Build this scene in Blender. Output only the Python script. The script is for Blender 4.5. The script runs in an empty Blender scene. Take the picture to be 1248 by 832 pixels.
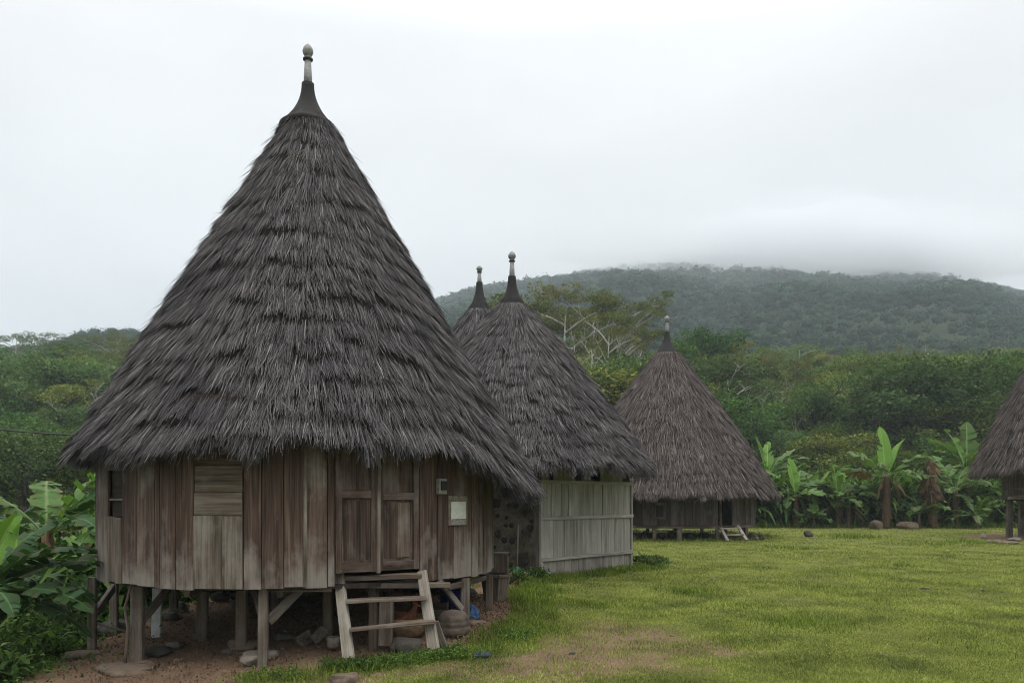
import bpy, math, random
import numpy as np
from mathutils import Vector, Matrix, noise as mnoise

R = math.radians
rng = np.random.default_rng(7)
random.seed(7)
S = bpy.context.scene
COL = S.collection

# ------------------------------------------------------------------ camera
EYE = 1.6
FPX = 971.0            # focal length in photo pixels (photo 1248 wide)
cam_d = bpy.data.cameras.new("camera")
cam = bpy.data.objects.new("camera", cam_d)
COL.objects.link(cam)
cam_d.sensor_width = 36.0
cam_d.lens = 36.0 * FPX / 1248.0
cam_d.shift_y = (608 - 416) / 1248.0
cam_d.clip_start = 0.05
cam_d.clip_end = 6000
cam.location = (0, 0, EYE)
cam.rotation_euler = (R(90), 0, 0)
S.camera = cam

# ------------------------------------------------------------------ world: overcast sky
W = bpy.data.worlds.new("World")
S.world = W
W.use_nodes = True
nt = W.node_tree
nt.nodes.clear()
SUN_EL, SUN_AZ = 62, 150
out = nt.nodes.new("ShaderNodeOutputWorld")
bg = nt.nodes.new("ShaderNodeBackground")
bg.inputs['Strength'].default_value = 0.10
sky = nt.nodes.new("ShaderNodeTexSky")
sky.sky_type = 'NISHITA'
sky.sun_disc = False
sky.sun_elevation = R(SUN_EL)
sky.sun_rotation = R(SUN_AZ)
tc = nt.nodes.new("ShaderNodeTexCoord")
sep = nt.nodes.new("ShaderNodeSeparateXYZ")
nt.links.new(tc.outputs['Generated'], sep.inputs[0])
ramp = nt.nodes.new("ShaderNodeValToRGB")       # cloud deck: brighter to the zenith
cr = ramp.color_ramp
cr.elements[0].position = 0.0
cr.elements[0].color = (0.50, 0.53, 0.56, 1)
cr.elements[1].position = 1.0
cr.elements[1].color = (2.7, 2.66, 2.6, 1)
for pos, c in ((0.16, (0.60, 0.63, 0.66)), (0.30, (0.725, 0.74, 0.757)), (0.5, (0.80, 0.813, 0.828)), (0.64, (1.6, 1.59, 1.58))):
    e = cr.elements.new(pos)
    e.color = (*c, 1)
nt.links.new(sep.outputs['Z'], ramp.inputs[0])
mp = nt.nodes.new("ShaderNodeMapping")
mp.inputs['Scale'].default_value = (1.3, 1.3, 3.2)
mp.inputs['Location'].default_value = (0.4, 0.2, 0.0)
nt.links.new(tc.outputs['Generated'], mp.inputs[0])
nz = nt.nodes.new("ShaderNodeTexNoise")
nz.inputs['Scale'].default_value = 1.7
nz.inputs['Detail'].default_value = 6
nz.inputs['Roughness'].default_value = 0.45
nt.links.new(mp.outputs[0], nz.inputs['Vector'])
mr = nt.nodes.new("ShaderNodeMapRange")
mr.inputs['From Min'].default_value = 0.3
mr.inputs['From Max'].default_value = 0.7
mr.inputs['To Min'].default_value = 11.0
mr.inputs['To Max'].default_value = 14.0
nt.links.new(nz.outputs['Fac'], mr.inputs['Value'])
sc_ = nt.nodes.new("ShaderNodeVectorMath")
sc_.operation = 'SCALE'
nt.links.new(ramp.outputs[0], sc_.inputs[0])
nt.links.new(mr.outputs[0], sc_.inputs['Scale'])
mix = nt.nodes.new("ShaderNodeMixRGB")
mix.inputs[0].default_value = 0.94
nt.links.new(sky.outputs[0], mix.inputs[1])
nt.links.new(sc_.outputs[0], mix.inputs[2])
nt.links.new(mix.outputs[0], bg.inputs['Color'])
nt.links.new(bg.outputs[0], out.inputs['Surface'])

# ------------------------------------------------------------------ sun (soft, behind cloud)
sl = bpy.data.lights.new("sun", 'SUN')
sl.energy = 1.5
sl.angle = R(40)
sl.color = (1.0, 0.97, 0.93)
so = bpy.data.objects.new("sun", sl)
COL.objects.link(so)
_sd = Vector((math.sin(R(SUN_AZ)) * math.cos(R(SUN_EL)), math.cos(R(SUN_AZ)) * math.cos(R(SUN_EL)), math.sin(R(SUN_EL))))
so.rotation_euler = _sd.to_track_quat('Z', 'Y').to_euler()
so.location = (20, -20, 60)

S.view_settings.view_transform = 'Standard'
S.view_settings.look = 'None'
S.view_settings.exposure = 0.0
S.view_settings.gamma = 1.0
S.view_settings.use_curve_mapping = False
S.cycles.use_denoising = True
S.cycles.denoising_prefilter = 'ACCURATE'
S.cycles.denoising_input_passes = 'RGB_ALBEDO_NORMAL'
S.cycles.pixel_filter_type = 'BLACKMAN_HARRIS'
S.cycles.filter_width = 1.0
S.cycles.max_bounces = 10
S.cycles.diffuse_bounces = 3
S.cycles.glossy_bounces = 2
S.cycles.transmission_bounces = 4
S.cycles.volume_bounces = 8
S.cycles.use_adaptive_sampling = True
S.cycles.adaptive_threshold = 0.008


# ================================================================== helpers
def P(px, py, Y):
    """World point seen at photo pixel (px, py) at forward distance Y."""
    return Vector(((px - 624) / FPX * Y, Y, EYE + (608 - py) / FPX * Y))


def sstep(a, b, x):
    t = np.clip((np.asarray(x, float) - a) / (b - a), 0, 1)
    return t * t * (3 - 2 * t)


def tag(o, label=None, cat=None, group=None, kind=None):
    if label: o['label'] = label
    if cat: o['category'] = cat
    if group: o['group'] = group
    if kind: o['kind'] = kind
    return o


def empty(name, loc, label, cat, group=None, rz=0):
    o = bpy.data.objects.new(name, None)
    COL.objects.link(o)
    o.location = loc
    o.rotation_euler = (0, 0, rz)
    o.empty_display_size = 0.2
    return tag(o, label, cat, group)


def copy_tree(o, parent=None):
    c = o.copy()
    COL.objects.link(c)
    c.parent = parent
    for ch in [x for x in o.children]:
        copy_tree(ch, c)
    return c


def origin_of(parent):
    v = Vector((0, 0, 0))
    while parent is not None:
        v += parent.location
        parent = parent.parent
    return v


def mesh_np(name, V, F, mats, parent=None, smooth=False, local=False, attrs=None, midx=None, link=True):
    """numpy verts (n,3), faces (m,k) -> linked object."""
    V = np.asarray(V, dtype=np.float32)
    F = np.asarray(F, dtype=np.int32)
    if parent is not None and not local:
        V = V - np.array(origin_of(parent), dtype=np.float32)
    me = bpy.data.meshes.new(name)
    me.vertices.add(len(V))
    me.vertices.foreach_set('co', V.ravel())
    k = F.shape[1]
    me.loops.add(F.size)
    me.loops.foreach_set('vertex_index', F.ravel())
    me.polygons.add(len(F))
    me.polygons.foreach_set('loop_start', np.arange(len(F), dtype=np.int32) * k)
    if midx is not None:
        me.polygons.foreach_set('material_index', np.asarray(midx, dtype=np.int32))
    me.polygons.foreach_set('use_smooth', np.full(len(F), smooth, dtype=bool))
    me.update(calc_edges=True)
    for m in (mats if isinstance(mats, (list, tuple)) else [mats]):
        me.materials.append(m)
    for an, arr in (attrs or {}).items():
        arr = np.asarray(arr, dtype=np.float32)
        if arr.ndim == 1:
            a = me.attributes.new(an, 'FLOAT', 'POINT')
            a.data.foreach_set('value', arr)
        else:
            a = me.attributes.new(an, 'FLOAT_VECTOR', 'POINT')
            a.data.foreach_set('vector', arr.ravel())
    if not link:
        return me
    o = bpy.data.objects.new(name, me)
    COL.objects.link(o)
    if parent is not None:
        o.parent = parent
    return o


class MB:
    """Collects boxes, bars, tubes, lathes, rocks; every vertex carries 'grain' coordinates (z runs along the piece)."""
    def __init__(s):
        s.v, s.f, s.g, s.m = [], [], [], []
        s.mi = 0

    def add(s, verts, faces, grain):
        b = len(s.v)
        s.v += [tuple(v) for v in verts]
        s.g += [tuple(g) for g in grain]
        s.f += [tuple(b + i for i in f) for f in faces]
        s.m += [s.mi] * len(faces)

    def bar(s, p0, p1, w, h, side=None, w1=None, h1=None, wob=0.0):
        """Rectangular bar p0->p1; w along 'side', h along the third axis; slight chamfer."""
        p0, p1 = Vector(p0), Vector(p1)
        d = (p1 - p0)
        L = d.length
        d.normalize()
        sd = Vector(side) if side is not None else (Vector((1, 0, 0)) if abs(d.x) < .9 else Vector((0, 1, 0)))
        sd = (sd - d * sd.dot(d)).normalized()
        th = d.cross(sd)
        w1 = w if w1 is None else w1
        h1 = h if h1 is None else h1
        off = Vector((random.uniform(0, 50), random.uniform(0, 50), random.uniform(0, 50)))
        vs, gs = [], []
        n = max(2, min(9, int(L / .25) + 1)) if wob else 2
        ch = min(w, h) * .14
        ring = [(-.5, -.5, 1, 0), (.5, -.5, -1, 0), (.5, -.5, 0, 1), (.5, .5, 0, -1), (.5, .5, -1, 0), (-.5, .5, 1, 0), (-.5, .5, 0, -1), (-.5, -.5, 0, 1)]
        for i in range(n):
            t = i / (n - 1)
            c = p0 + d * (L * t)
            if wob and 0 < i < n - 1:
                c = c + sd * random.uniform(-wob, wob) + th * random.uniform(-wob, wob)
            ww, hh = w + (w1 - w) * t, h + (h1 - h) * t
            for a, b, ca, cb in ring:
                x, y = a * ww + ca * ch, b * hh + cb * ch
                vs.append(c + sd * x + th * y)
                gs.append(Vector((x, y, L * t)) + off)
        fs = [tuple(range(7, -1, -1)), tuple(range(8 * (n - 1), 8 * n))]
        for i in range(n - 1):
            for j in range(8):
                k = (j + 1) % 8
                fs.append((i * 8 + j, i * 8 + k, i * 8 + 8 + k, i * 8 + 8 + j))
        s.add(vs, fs, gs)

    def tube(s, pts, rad, n=8, cap=True, jit=0.0):
        pts = [Vector(p) for p in pts]
        off = Vector((random.uniform(0, 50), random.uniform(0, 50), random.uniform(0, 50)))
        vs, gs, L = [], [], 0
        prev = None
        for i, p in enumerate(pts):
            d = (pts[min(i + 1, len(pts) - 1)] - pts[max(i - 1, 0)]).normalized()
            if prev is None:
                a = Vector((1, 0, 0)) if abs(d.x) < .8 else Vector((0, 1, 0))
            else:
                a = prev
            a = (a - d * a.dot(d)).normalized()
            prev = a
            b = d.cross(a)
            if i: L += (p - pts[i - 1]).length
            r = rad[i] if hasattr(rad, '__len__') else rad
            for j in range(n):
                th = 2 * math.pi * j / n
                rr = r * (1 + random.uniform(-jit, jit))
                vs.append(p + a * (math.cos(th) * rr) + b * (math.sin(th) * rr))
                gs.append(Vector((math.cos(th) * r, math.sin(th) * r, L)) + off)
        fs = []
        for i in range(len(pts) - 1):
            for j in range(n):
                k = (j + 1) % n
                fs.append((i * n + j, i * n + k, i * n + n + k, i * n + n + j))
        if cap:
            fs.append(tuple(range(n - 1, -1, -1)))
            fs.append(tuple(range((len(pts) - 1) * n, len(pts) * n)))
        s.add(vs, fs, gs)

    def lathe(s, c, prof, n=24, wob=0.0, seed=0):
        """prof: list of (r, z) about the vertical axis through c."""
        c = Vector(c)
        vs, gs = [], []
        for i, (r, z) in enumerate(prof):
            for j in range(n):
                th = 2 * math.pi * j / n
                rr = r * (1 + wob * mnoise.noise(Vector((math.cos(th) * 1.7 + seed, math.sin(th) * 1.7, z * 3))))
                vs.append(c + Vector((math.cos(th) * rr, math.sin(th) * rr, z)))
                gs.append((math.cos(th) * rr, math.sin(th) * rr, z + seed))
        fs = []
        for i in range(len(prof) - 1):
            for j in range(n):
                k = (j + 1) % n
                fs.append((i * n + j, i * n + k, i * n + n + k, i * n + n + j))
        fs.append(tuple(range(n - 1, -1, -1)))
        fs.append(tuple(range((len(prof) - 1) * n, len(prof) * n)))
        s.add(vs, fs, gs)

    def build(s, name, mats, parent=None, smooth=False):
        me = bpy.data.meshes.new(name)
        o0 = origin_of(parent)
        me.from_pydata([Vector(v) - o0 for v in s.v], [], s.f)
        for m in (mats if isinstance(mats, (list, tuple)) else [mats]):
            me.materials.append(m)
        me.polygons.foreach_set('material_index', np.array(s.m, dtype=np.int32))
        me.polygons.foreach_set('use_smooth', np.full(len(s.f), smooth, dtype=bool))
        a = me.attributes.new('grain', 'FLOAT_VECTOR', 'POINT')
        a.data.foreach_set('vector', np.array(s.g, dtype=np.float32).ravel())
        me.update()
        o = bpy.data.objects.new(name, me)
        COL.objects.link(o)
        if parent is not None:
            o.parent = parent
        return o


def rock_mesh(seed, sx, sy, sz, rough=.4, sub=3, flat=.0):
    import bmesh
    bm = bmesh.new()
    bmesh.ops.create_icosphere(bm, subdivisions=sub, radius=1)
    for v in bm.verts:
        p = v.co.copy()
        k = 1 + rough * mnoise.noise(p * 1.1 + Vector((seed * 3.7, 0, 0))) + rough * .55 * mnoise.noise(p * 2.7 + Vector((0, seed * 2.1, 0))) + .05 * mnoise.noise(p * 7 + Vector((seed, seed, 0)))
        # planar facets
        for q in range(4):
            h = Vector((math.sin(seed * 1.3 + q * 2.1), math.cos(seed * .7 + q * 1.7), math.sin(q * 1.1 + seed))).normalized()
            dd = p.normalized().dot(h) * k
            if dd > .78: k *= .78 / dd
        p = p * k
        if p.z > .75 - flat: p.z = .75 - flat + (p.z - .75 + flat) * .3
        v.co = Vector((p.x * sx, p.y * sy, p.z * sz))
    me = bpy.data.meshes.new("rock")
    bm.to_mesh(me)
    bm.free()
    me.polygons.foreach_set('use_smooth', np.ones(len(me.polygons), dtype=bool))
    return me


# ================================================================== materials
def new_mat(name):
    m = bpy.data.materials.new(name)
    m.use_nodes = True
    nt = m.node_tree
    b = nt.nodes['Principled BSDF']
    b.inputs['Specular IOR Level'].default_value = 0.25
    return m, nt, b


def N(nt, t, **kw):
    n = nt.nodes.new(t)
    for k, v in kw.items():
        if k in n.inputs.keys() if hasattr(n.inputs, 'keys') else False:
            n.inputs[k].default_value = v
        else:
            setattr(n, k, v)
    return n


def rampn(nt, stops, src=None):
    r = nt.nodes.new("ShaderNodeValToRGB")
    e = r.color_ramp.elements
    while len(e) > len(stops): e.remove(e[-1])
    while len(e) < len(stops): e.new(0.5)
    for el, (p, c) in zip(e, stops):
        el.position = p
        el.color = (*c, 1)
    if src is not None: nt.links.new(src, r.inputs[0])
    return r


def noise(nt, vec, scale, detail=5, rough=.55, stretch=None):
    if stretch is not None:
        m = nt.nodes.new("ShaderNodeMapping")
        m.inputs['Scale'].default_value = stretch
        nt.links.new(vec, m.inputs[0])
        vec = m.outputs[0]
    n = nt.nodes.new("ShaderNodeTexNoise")
    n.inputs['Scale'].default_value = scale
    n.inputs['Detail'].default_value = detail
    n.inputs['Roughness'].default_value = rough
    nt.links.new(vec, n.inputs['Vector'])
    return n.outputs['Fac']


def math_(nt, op, a, b=None, c=None, clamp=False):
    n = nt.nodes.new("ShaderNodeMath")
    n.operation = op
    n.use_clamp = clamp
    for i, x in enumerate((a, b, c)):
        if x is None: continue
        if isinstance(x, (int, float)): n.inputs[i].default_value = x
        else: nt.links.new(x, n.inputs[i])
    return n.outputs[0]


def mixc(nt, fac, a, b, mode='MIX'):
    n = nt.nodes.new("ShaderNodeMixRGB")
    n.blend_type = mode
    for i, x in enumerate((fac, a, b)):
        if isinstance(x, (int, float)): n.inputs[i].default_value = x
        elif isinstance(x, tuple): n.inputs[i].default_value = (*x, 1)
        else: nt.links.new(x, n.inputs[i])
    return n.outputs[0]


def bump(nt, b, h, strength, dist=.01):
    n = nt.nodes.new("ShaderNodeBump")
    n.inputs['Strength'].default_value = strength
    n.inputs['Distance'].default_value = dist
    nt.links.new(h, n.inputs['Height'])
    nt.links.new(n.outputs[0], b.inputs['Normal'])


def wood(name, dark, mid, light, grey=(.2, .185, .165), grey_amt=.35, var=.5, bottom=None):
    """Weathered plank: grain along the piece, each plank its own tone, grey silvering in patches."""
    m, nt, b = new_mat(name)
    at = nt.nodes.new("ShaderNodeAttribute")
    at.attribute_name = 'grain'
    v = at.outputs['Vector']
    geo = nt.nodes.new("ShaderNodeNewGeometry")
    isl = geo.outputs['Random Per Island']
    g1 = noise(nt, v, 1, 6, .6, (62, 62, 1.8))
    g2 = noise(nt, v, 1, 4, .55, (15, 15, .9))
    g3 = noise(nt, v, 1, 5, .6, (4.5, 4.5, 2.2))
    k = math_(nt, 'ADD', math_(nt, 'MULTIPLY', g1, .5), math_(nt, 'MULTIPLY', g2, .5))
    k = math_(nt, 'ADD', k, math_(nt, 'MULTIPLY', math_(nt, 'SUBTRACT', isl, .5), var * .30))
    col = rampn(nt, [(.35, dark), (.5, mid), (.66, light)], k).outputs[0]
    w = math_(nt, 'ADD', g3, math_(nt, 'MULTIPLY', math_(nt, 'SUBTRACT', isl, .5), .14))
    if bottom is not None:     # silvering near the lower ends; its fade upward also paints in eave shade
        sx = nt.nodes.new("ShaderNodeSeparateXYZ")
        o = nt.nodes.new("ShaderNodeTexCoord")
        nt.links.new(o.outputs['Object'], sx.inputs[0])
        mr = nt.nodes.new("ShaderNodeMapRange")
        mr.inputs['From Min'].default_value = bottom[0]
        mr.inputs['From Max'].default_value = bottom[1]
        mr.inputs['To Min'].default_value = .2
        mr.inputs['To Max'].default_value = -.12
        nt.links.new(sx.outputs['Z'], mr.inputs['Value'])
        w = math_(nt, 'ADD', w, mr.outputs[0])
    wf = rampn(nt, [(.62 - grey_amt * .55, (0, 0, 0)), (.86 - grey_amt * .55, (1, 1, 1))], w).outputs[0]
    gcol = mixc(nt, g1, tuple(x * .55 for x in grey), tuple(min(1, x * 1.45) for x in grey))
    col = mixc(nt, math_(nt, 'MULTIPLY', wf, .85), col, gcol)
    # knots and dark damp streaks
    st = noise(nt, v, 1, 3, .5, (22, 22, .8))
    sf = rampn(nt, [(.6, (0, 0, 0)), (.72, (1, 1, 1))], st).outputs[0]
    col = mixc(nt, math_(nt, 'MULTIPLY', sf, .45), col, tuple(x * .6 for x in dark))
    nt.links.new(col, b.inputs['Base Color'])
    b.inputs['Roughness'].default_value = .82
    bump(nt, b, g1, .55, .006)
    return m


M = {}
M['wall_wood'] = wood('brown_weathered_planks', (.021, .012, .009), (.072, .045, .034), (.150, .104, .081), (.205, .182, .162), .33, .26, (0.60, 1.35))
M['door_wood'] = wood('door_wood', (.018, .011, .008), (.060, .038, .029), (.112, .079, .062), (.155, .128, .112), .18, .2)
M['pale_board'] = wood('pale_board', (.028, .020, .014), (.085, .063, .046), (.165, .132, .104), (.165, .146, .128), .18, .3)
M['grey_wood'] = wood('grey_post_wood', (.030, .022, .016), (.090, .070, .054), (.185, .155, .128), (.20, .18, .16), .3, .3)
M['brown_post'] = wood('brown_post_wood', (.045, .032, .024), (.10, .074, .056), (.16, .125, .10), (.2, .18, .16), .2, .5)
M['step_wood'] = wood('ladder_wood', (.07, .058, .046), (.19, .162, .132), (.33, .29, .24), (.33, .30, .265), .35, .3)
M['white_plank'] = wood('whitewashed_planks', (.15, .135, .118), (.28, .258, .228), (.41, .38, .34), (.25, .235, .212), .35, .55)
M['plinth_plank'] = wood('plinth_planks', (.10, .09, .075), (.19, .172, .145), (.27, .25, .21), (.24, .22, .19), .4, .5)
M['house_wood'] = wood('maroon_planks', (.026, .018, .015), (.062, .044, .038), (.115, .086, .077), (.135, .12, .11), .25, .4)
M['dark_wood'] = wood('dark_wood', (.012, .009, .007), (.026, .019, .015), (.045, .035, .028), (.06, .055, .05), .1, .4)


def plain(name, c, rough=.7, var=.25, scale=12, bmp=.2, spec=.25, c2=None):
    m, nt, b = new_mat(name)
    tc = nt.nodes.new("ShaderNodeTexCoord")
    n = noise(nt, tc.outputs['Object'], scale, 6, .6)
    c2 = c2 or tuple(x * (1 - var) * .6 for x in c)
    col = rampn(nt, [(.3, c2), (.6, c), (.85, tuple(min(1, x * (1 + var)) for x in c))], n).outputs[0]
    nt.links.new(col, b.inputs['Base Color'])
    b.inputs['Roughness'].default_value = rough
    b.inputs['Specular IOR Level'].default_value = spec
    if bmp: bump(nt, b, n, bmp, .02)
    return m


def rockmat(name, c, moss=.3):
    m, nt, b = new_mat(name)
    tc = nt.nodes.new("ShaderNodeTexCoord")
    oi = nt.nodes.new("ShaderNodeObjectInfo")
    n = noise(nt, tc.outputs['Object'], 9, 8, .65)
    n2 = noise(nt, tc.outputs['Object'], 3, 4, .6)
    col = rampn(nt, [(.25, tuple(x * .45 for x in c)), (.55, c), (.8, tuple(x * 1.5 for x in c))], n).outputs[0]
    mf = rampn(nt, [(.55, (0, 0, 0)), (.7, (1, 1, 1))], n2).outputs[0]
    col = mixc(nt, math_(nt, 'MULTIPLY', mf, moss), col, (.045, .055, .025))
    nt.links.new(col, b.inputs['Base Color'])
    b.inputs['Roughness'].default_value = .9
    bump(nt, b, n, .7, .03)
    return m


M['rock'] = rockmat('grey_rock', (.105, .092, .078), .3)
M['rock_pale'] = rockmat('pale_rock', (.19, .16, .13), .15)
M['rock_brown'] = rockmat('brown_rock', (.125, .092, .068), .2)
M['rock_dark'] = rockmat('dark_rock', (.05, .047, .043), .35)


def thatchmat(name, stops, tintA, tintB):
    m, nt, b = new_mat(name)
    geo = nt.nodes.new("ShaderNodeNewGeometry")
    tc = nt.nodes.new("ShaderNodeTexCoord")
    c = rampn(nt, stops, geo.outputs['Random Per Island']).outputs[0]
    n = noise(nt, tc.outputs['Object'], 1.1, 6, .65)
    tf = rampn(nt, [(.35, tintA), (.65, tintB)], n).outputs[0]
    c = mixc(nt, 1.0, c, tf, 'MULTIPLY')
    n2 = noise(nt, tc.outputs['Object'], 30, 3, .6)
    c = mixc(nt, 1.0, c, rampn(nt, [(.3, (.72, .72, .72)), (.7, (1.2, 1.2, 1.2))], n2).outputs[0], 'MULTIPLY')
    nt.links.new(c, b.inputs['Base Color'])
    b.inputs['Roughness'].default_value = 1.0
    b.inputs['Specular IOR Level'].default_value = .03
    return m


M['thatch'] = thatchmat('grey_thatch', [(0, (.044, .042, .044)), (.35, (.080, .077, .080)), (.75, (.122, .116, .119)), (.94, (.17, .161, .161)), (1, (.25, .237, .232))], (.80, .79, .82), (1.12, 1.09, 1.06))
M['thatch_brown'] = thatchmat('brown_thatch', [(0, (.042, .037, .036)), (.35, (.080, .071, .069)), (.75, (.124, .111, .107)), (.95, (.18, .165, .157)), (1, (.24, .22, .205))], (.9, .85, .85), (1.1, 1.03, .98))
M['thatch_core'] = plain('thatch_core', (.030, .026, .024), .95, .3, 20, 0)
M['fibre'] = plain('black_palm_fibre', (.020, .018, .018), .8, .5, 60, .6)
M['finial_pole'] = plain('grey_finial', (.27, .265, .26), .6, .3, 25, .2)
M['finial_dark'] = plain('dark_finial', (.06, .058, .055), .6, .3, 25, .2)
M['void'] = plain('interior_shade_black', (.012, .010, .009), .9, .3, 10, 0)


def leafmat(name, c0, c1, c2, trans=.25, objvar=.35, rough=.5, clump=None, tone=False):
    """Leaves: each leaf its own green, each plant its own cast, light through the blade."""
    m, nt, b = new_mat(name)
    geo = nt.nodes.new("ShaderNodeNewGeometry")
    oi = nt.nodes.new("ShaderNodeObjectInfo")
    col = rampn(nt, [(0, c0), (.55, c1), (1, c2)], geo.outputs['Random Per Island']).outputs[0]
    if clump:
        tc = nt.nodes.new("ShaderNodeTexCoord")
        n = noise(nt, tc.outputs['Object'], clump, 3, .5)
        col = mixc(nt, 1.0, col, rampn(nt, [(.32, (.6, .62, .62)), (.68, (1.35, 1.32, 1.2))], n).outputs[0], 'MULTIPLY')
    if tone:
        ta = nt.nodes.new('ShaderNodeAttribute'); ta.attribute_name = 'tone'
        col = mixc(nt, 1.0, col, ta.outputs['Fac'], 'MULTIPLY')
    if objvar:
        hv = nt.nodes.new("ShaderNodeHueSaturation")
        hv.inputs['Hue'].default_value = .5
        r1 = oi.outputs['Random']
        nt.links.new(math_(nt, 'MULTIPLY_ADD', r1, objvar * .12, .5 - objvar * .06), hv.inputs['Hue'])
        r2 = math_(nt, 'FRACT', math_(nt, 'MULTIPLY', r1, 17.3))
        nt.links.new(math_(nt, 'MULTIPLY_ADD', r2, objvar * 1.6, 1 - objvar * .8), hv.inputs['Value'])
        r3 = math_(nt, 'FRACT', math_(nt, 'MULTIPLY', r1, 41.7))
        nt.links.new(math_(nt, 'MULTIPLY_ADD', r3, objvar * .6, 1 - objvar * .35), hv.inputs['Saturation'])
        nt.links.new(col, hv.inputs['Color'])
        col = hv.outputs[0]
    nt.links.new(col, b.inputs['Base Color'])
    b.inputs['Roughness'].default_value = max(rough, .8)
    b.inputs['Specular IOR Level'].default_value = .02 if tone else .08
    if trans:
        tr = nt.nodes.new("ShaderNodeBsdfTranslucent")
        nt.links.new(mixc(nt, 1.0, col, (1.3, 1.5, .7), 'MULTIPLY'), tr.inputs['Color'])
        mx = nt.nodes.new("ShaderNodeMixShader")
        mx.inputs[0].default_value = trans
        nt.links.new(b.outputs[0], mx.inputs[1])
        nt.links.new(tr.outputs[0], mx.inputs[2])
        nt.links.new(mx.outputs[0], nt.nodes['Material Output'].inputs['Surface'])
    return m


M['leaf_dark'] = leafmat('dark_tree_leaves', (.026, .054, .018), (.056, .105, .034), (.10, .165, .055), .28, .35, clump=.7)
M['leaf_mid'] = leafmat('green_tree_leaves', (.052, .078, .020), (.105, .142, .038), (.17, .205, .060), .3, .55, clump=.7)
M['leaf_yellow'] = leafmat('yellow_green_leaves', (.062, .072, .015), (.115, .128, .030), (.18, .185, .05), .24, .4, clump=.7)
M['leaf_far'] = leafmat('far_tree_leaves', (.012, .029, .018), (.023, .048, .030), (.038, .068, .041), .1, 0, clump=.045, tone=True)
M['bark'] = plain('brown_bark', (.09, .075, .06), .9, .4, 8, .3)
M['bark_pale'] = plain('pale_bark', (.36, .34, .30), .85, .3, 8, .3)
M['shrub_leaf'] = leafmat('shrub_leaves', (.020, .042, .012), (.044, .084, .022), (.085, .14, .04), .24, .4, clump=2.0)
M['weed_leaf'] = leafmat('weed_leaves', (.024, .050, .013), (.055, .105, .026), (.11, .175, .045), .28, 0, clump=.9)
M['litter'] = leafmat('leaf_litter', (.05, .032, .02), (.12, .078, .05), (.2, .14, .09), 0, 0, .9)


def bananamat(name, c, rib, dry=None):
    m, nt, b = new_mat(name)
    geo = nt.nodes.new("ShaderNodeNewGeometry")
    oi = nt.nodes.new("ShaderNodeObjectInfo")
    at = nt.nodes.new("ShaderNodeAttribute"); at.attribute_name = 'rib'
    av = nt.nodes.new("ShaderNodeAttribute"); av.attribute_name = 'along'
    wv = nt.nodes.new("ShaderNodeTexNoise"); wv.noise_dimensions = '1D'
    wv.inputs['Scale'].default_value = 60; wv.inputs['Detail'].default_value = 2
    nt.links.new(av.outputs['Fac'], wv.inputs['W'])
    col = rampn(nt, [(.3, tuple(x * .7 for x in c)), (.7, tuple(x * 1.25 for x in c))], wv.outputs['Fac']).outputs[0]
    v = math_(nt, 'MULTIPLY_ADD', oi.outputs['Random'], .6, .7)
    col = mixc(nt, 1.0, col, v, 'MULTIPLY')
    if dry:
        tc = nt.nodes.new("ShaderNodeTexCoord")
        n = noise(nt, tc.outputs['Object'], 5, 4, .6)
        edge = math_(nt, 'ADD', n, math_(nt, 'MULTIPLY', math_(nt, 'SUBTRACT', 1.0, at.outputs['Fac']), .12))
        col = mixc(nt, rampn(nt, [(.60, (0, 0, 0)), (.70, (1, 1, 1))], edge).outputs[0], col, dry)
    col = mixc(nt, rampn(nt, [(.86, (0, 0, 0)), (.97, (1, 1, 1))], at.outputs['Fac']).outputs[0], col, rib)
    nt.links.new(col, b.inputs['Base Color'])
    b.inputs['Roughness'].default_value = .55
    b.inputs['Specular IOR Level'].default_value = .2
    bump(nt, b, wv.outputs['Fac'], .25, .01)
    tr = nt.nodes.new("ShaderNodeBsdfTranslucent")
    nt.links.new(mixc(nt, 1.0, col, (1.4, 1.5, .7), 'MULTIPLY'), tr.inputs['Color'])
    mx = nt.nodes.new("ShaderNodeMixShader"); mx.inputs[0].default_value = .3
    nt.links.new(b.outputs[0], mx.inputs[1]); nt.links.new(tr.outputs[0], mx.inputs[2])
    nt.links.new(mx.outputs[0], nt.nodes['Material Output'].inputs['Surface'])
    return m


M['banana'] = bananamat('banana_leaf', (.070, .145, .032), (.16, .22, .09), (.10, .075, .03))
M['banana_dark'] = bananamat('dark_banana_leaf', (.026, .068, .021), (.09, .14, .05), (.05, .06, .025))
M['banana_young'] = bananamat('young_banana_leaf', (.105, .205, .035), (.24, .34, .12))
M['banana_dry'] = bananamat('dry_banana_leaf', (.13, .078, .042), (.18, .13, .08))
M['banana_orange'] = bananamat('yellowing_banana_leaf', (.20, .12, .025), (.22, .2, .08))
M['banana_stem'] = plain('banana_stem', (.13, .095, .055), .8, .5, 10, .4, c2=(.05, .03, .018))


# ================================================================== terrain
_ctrl = np.array([
    (-5.0, 9.5, -.31), (-5.3, 10.6, -.19), (-4.1, 8.7, -.25), (-3.74, 9.6, -.10), (-3.0, 8.9, -.14), (-2.55, 8.05, -.25),
    (-2.1, 9.4, .06), (-1.5, 8.6, -.06), (-.56, 9.3, .10), (-1.8, 8.0, -.03), (-.9, 8.1, -.01), (0, 8.2, 0.0), (-.2, 11.2, .16),
    (-3, 13, .22), (-4.5, 12.6, .0), (-2, 11.5, .16), (-3.2, 7.4, -.33), (-4.6, 8.0, -.40), (-2.0, 7.0, -.2), (.6, 15.5, .05), (2.7, 17.9, .06),
    (-.4, 14.5, .12), (1, 9, 0)])


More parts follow.
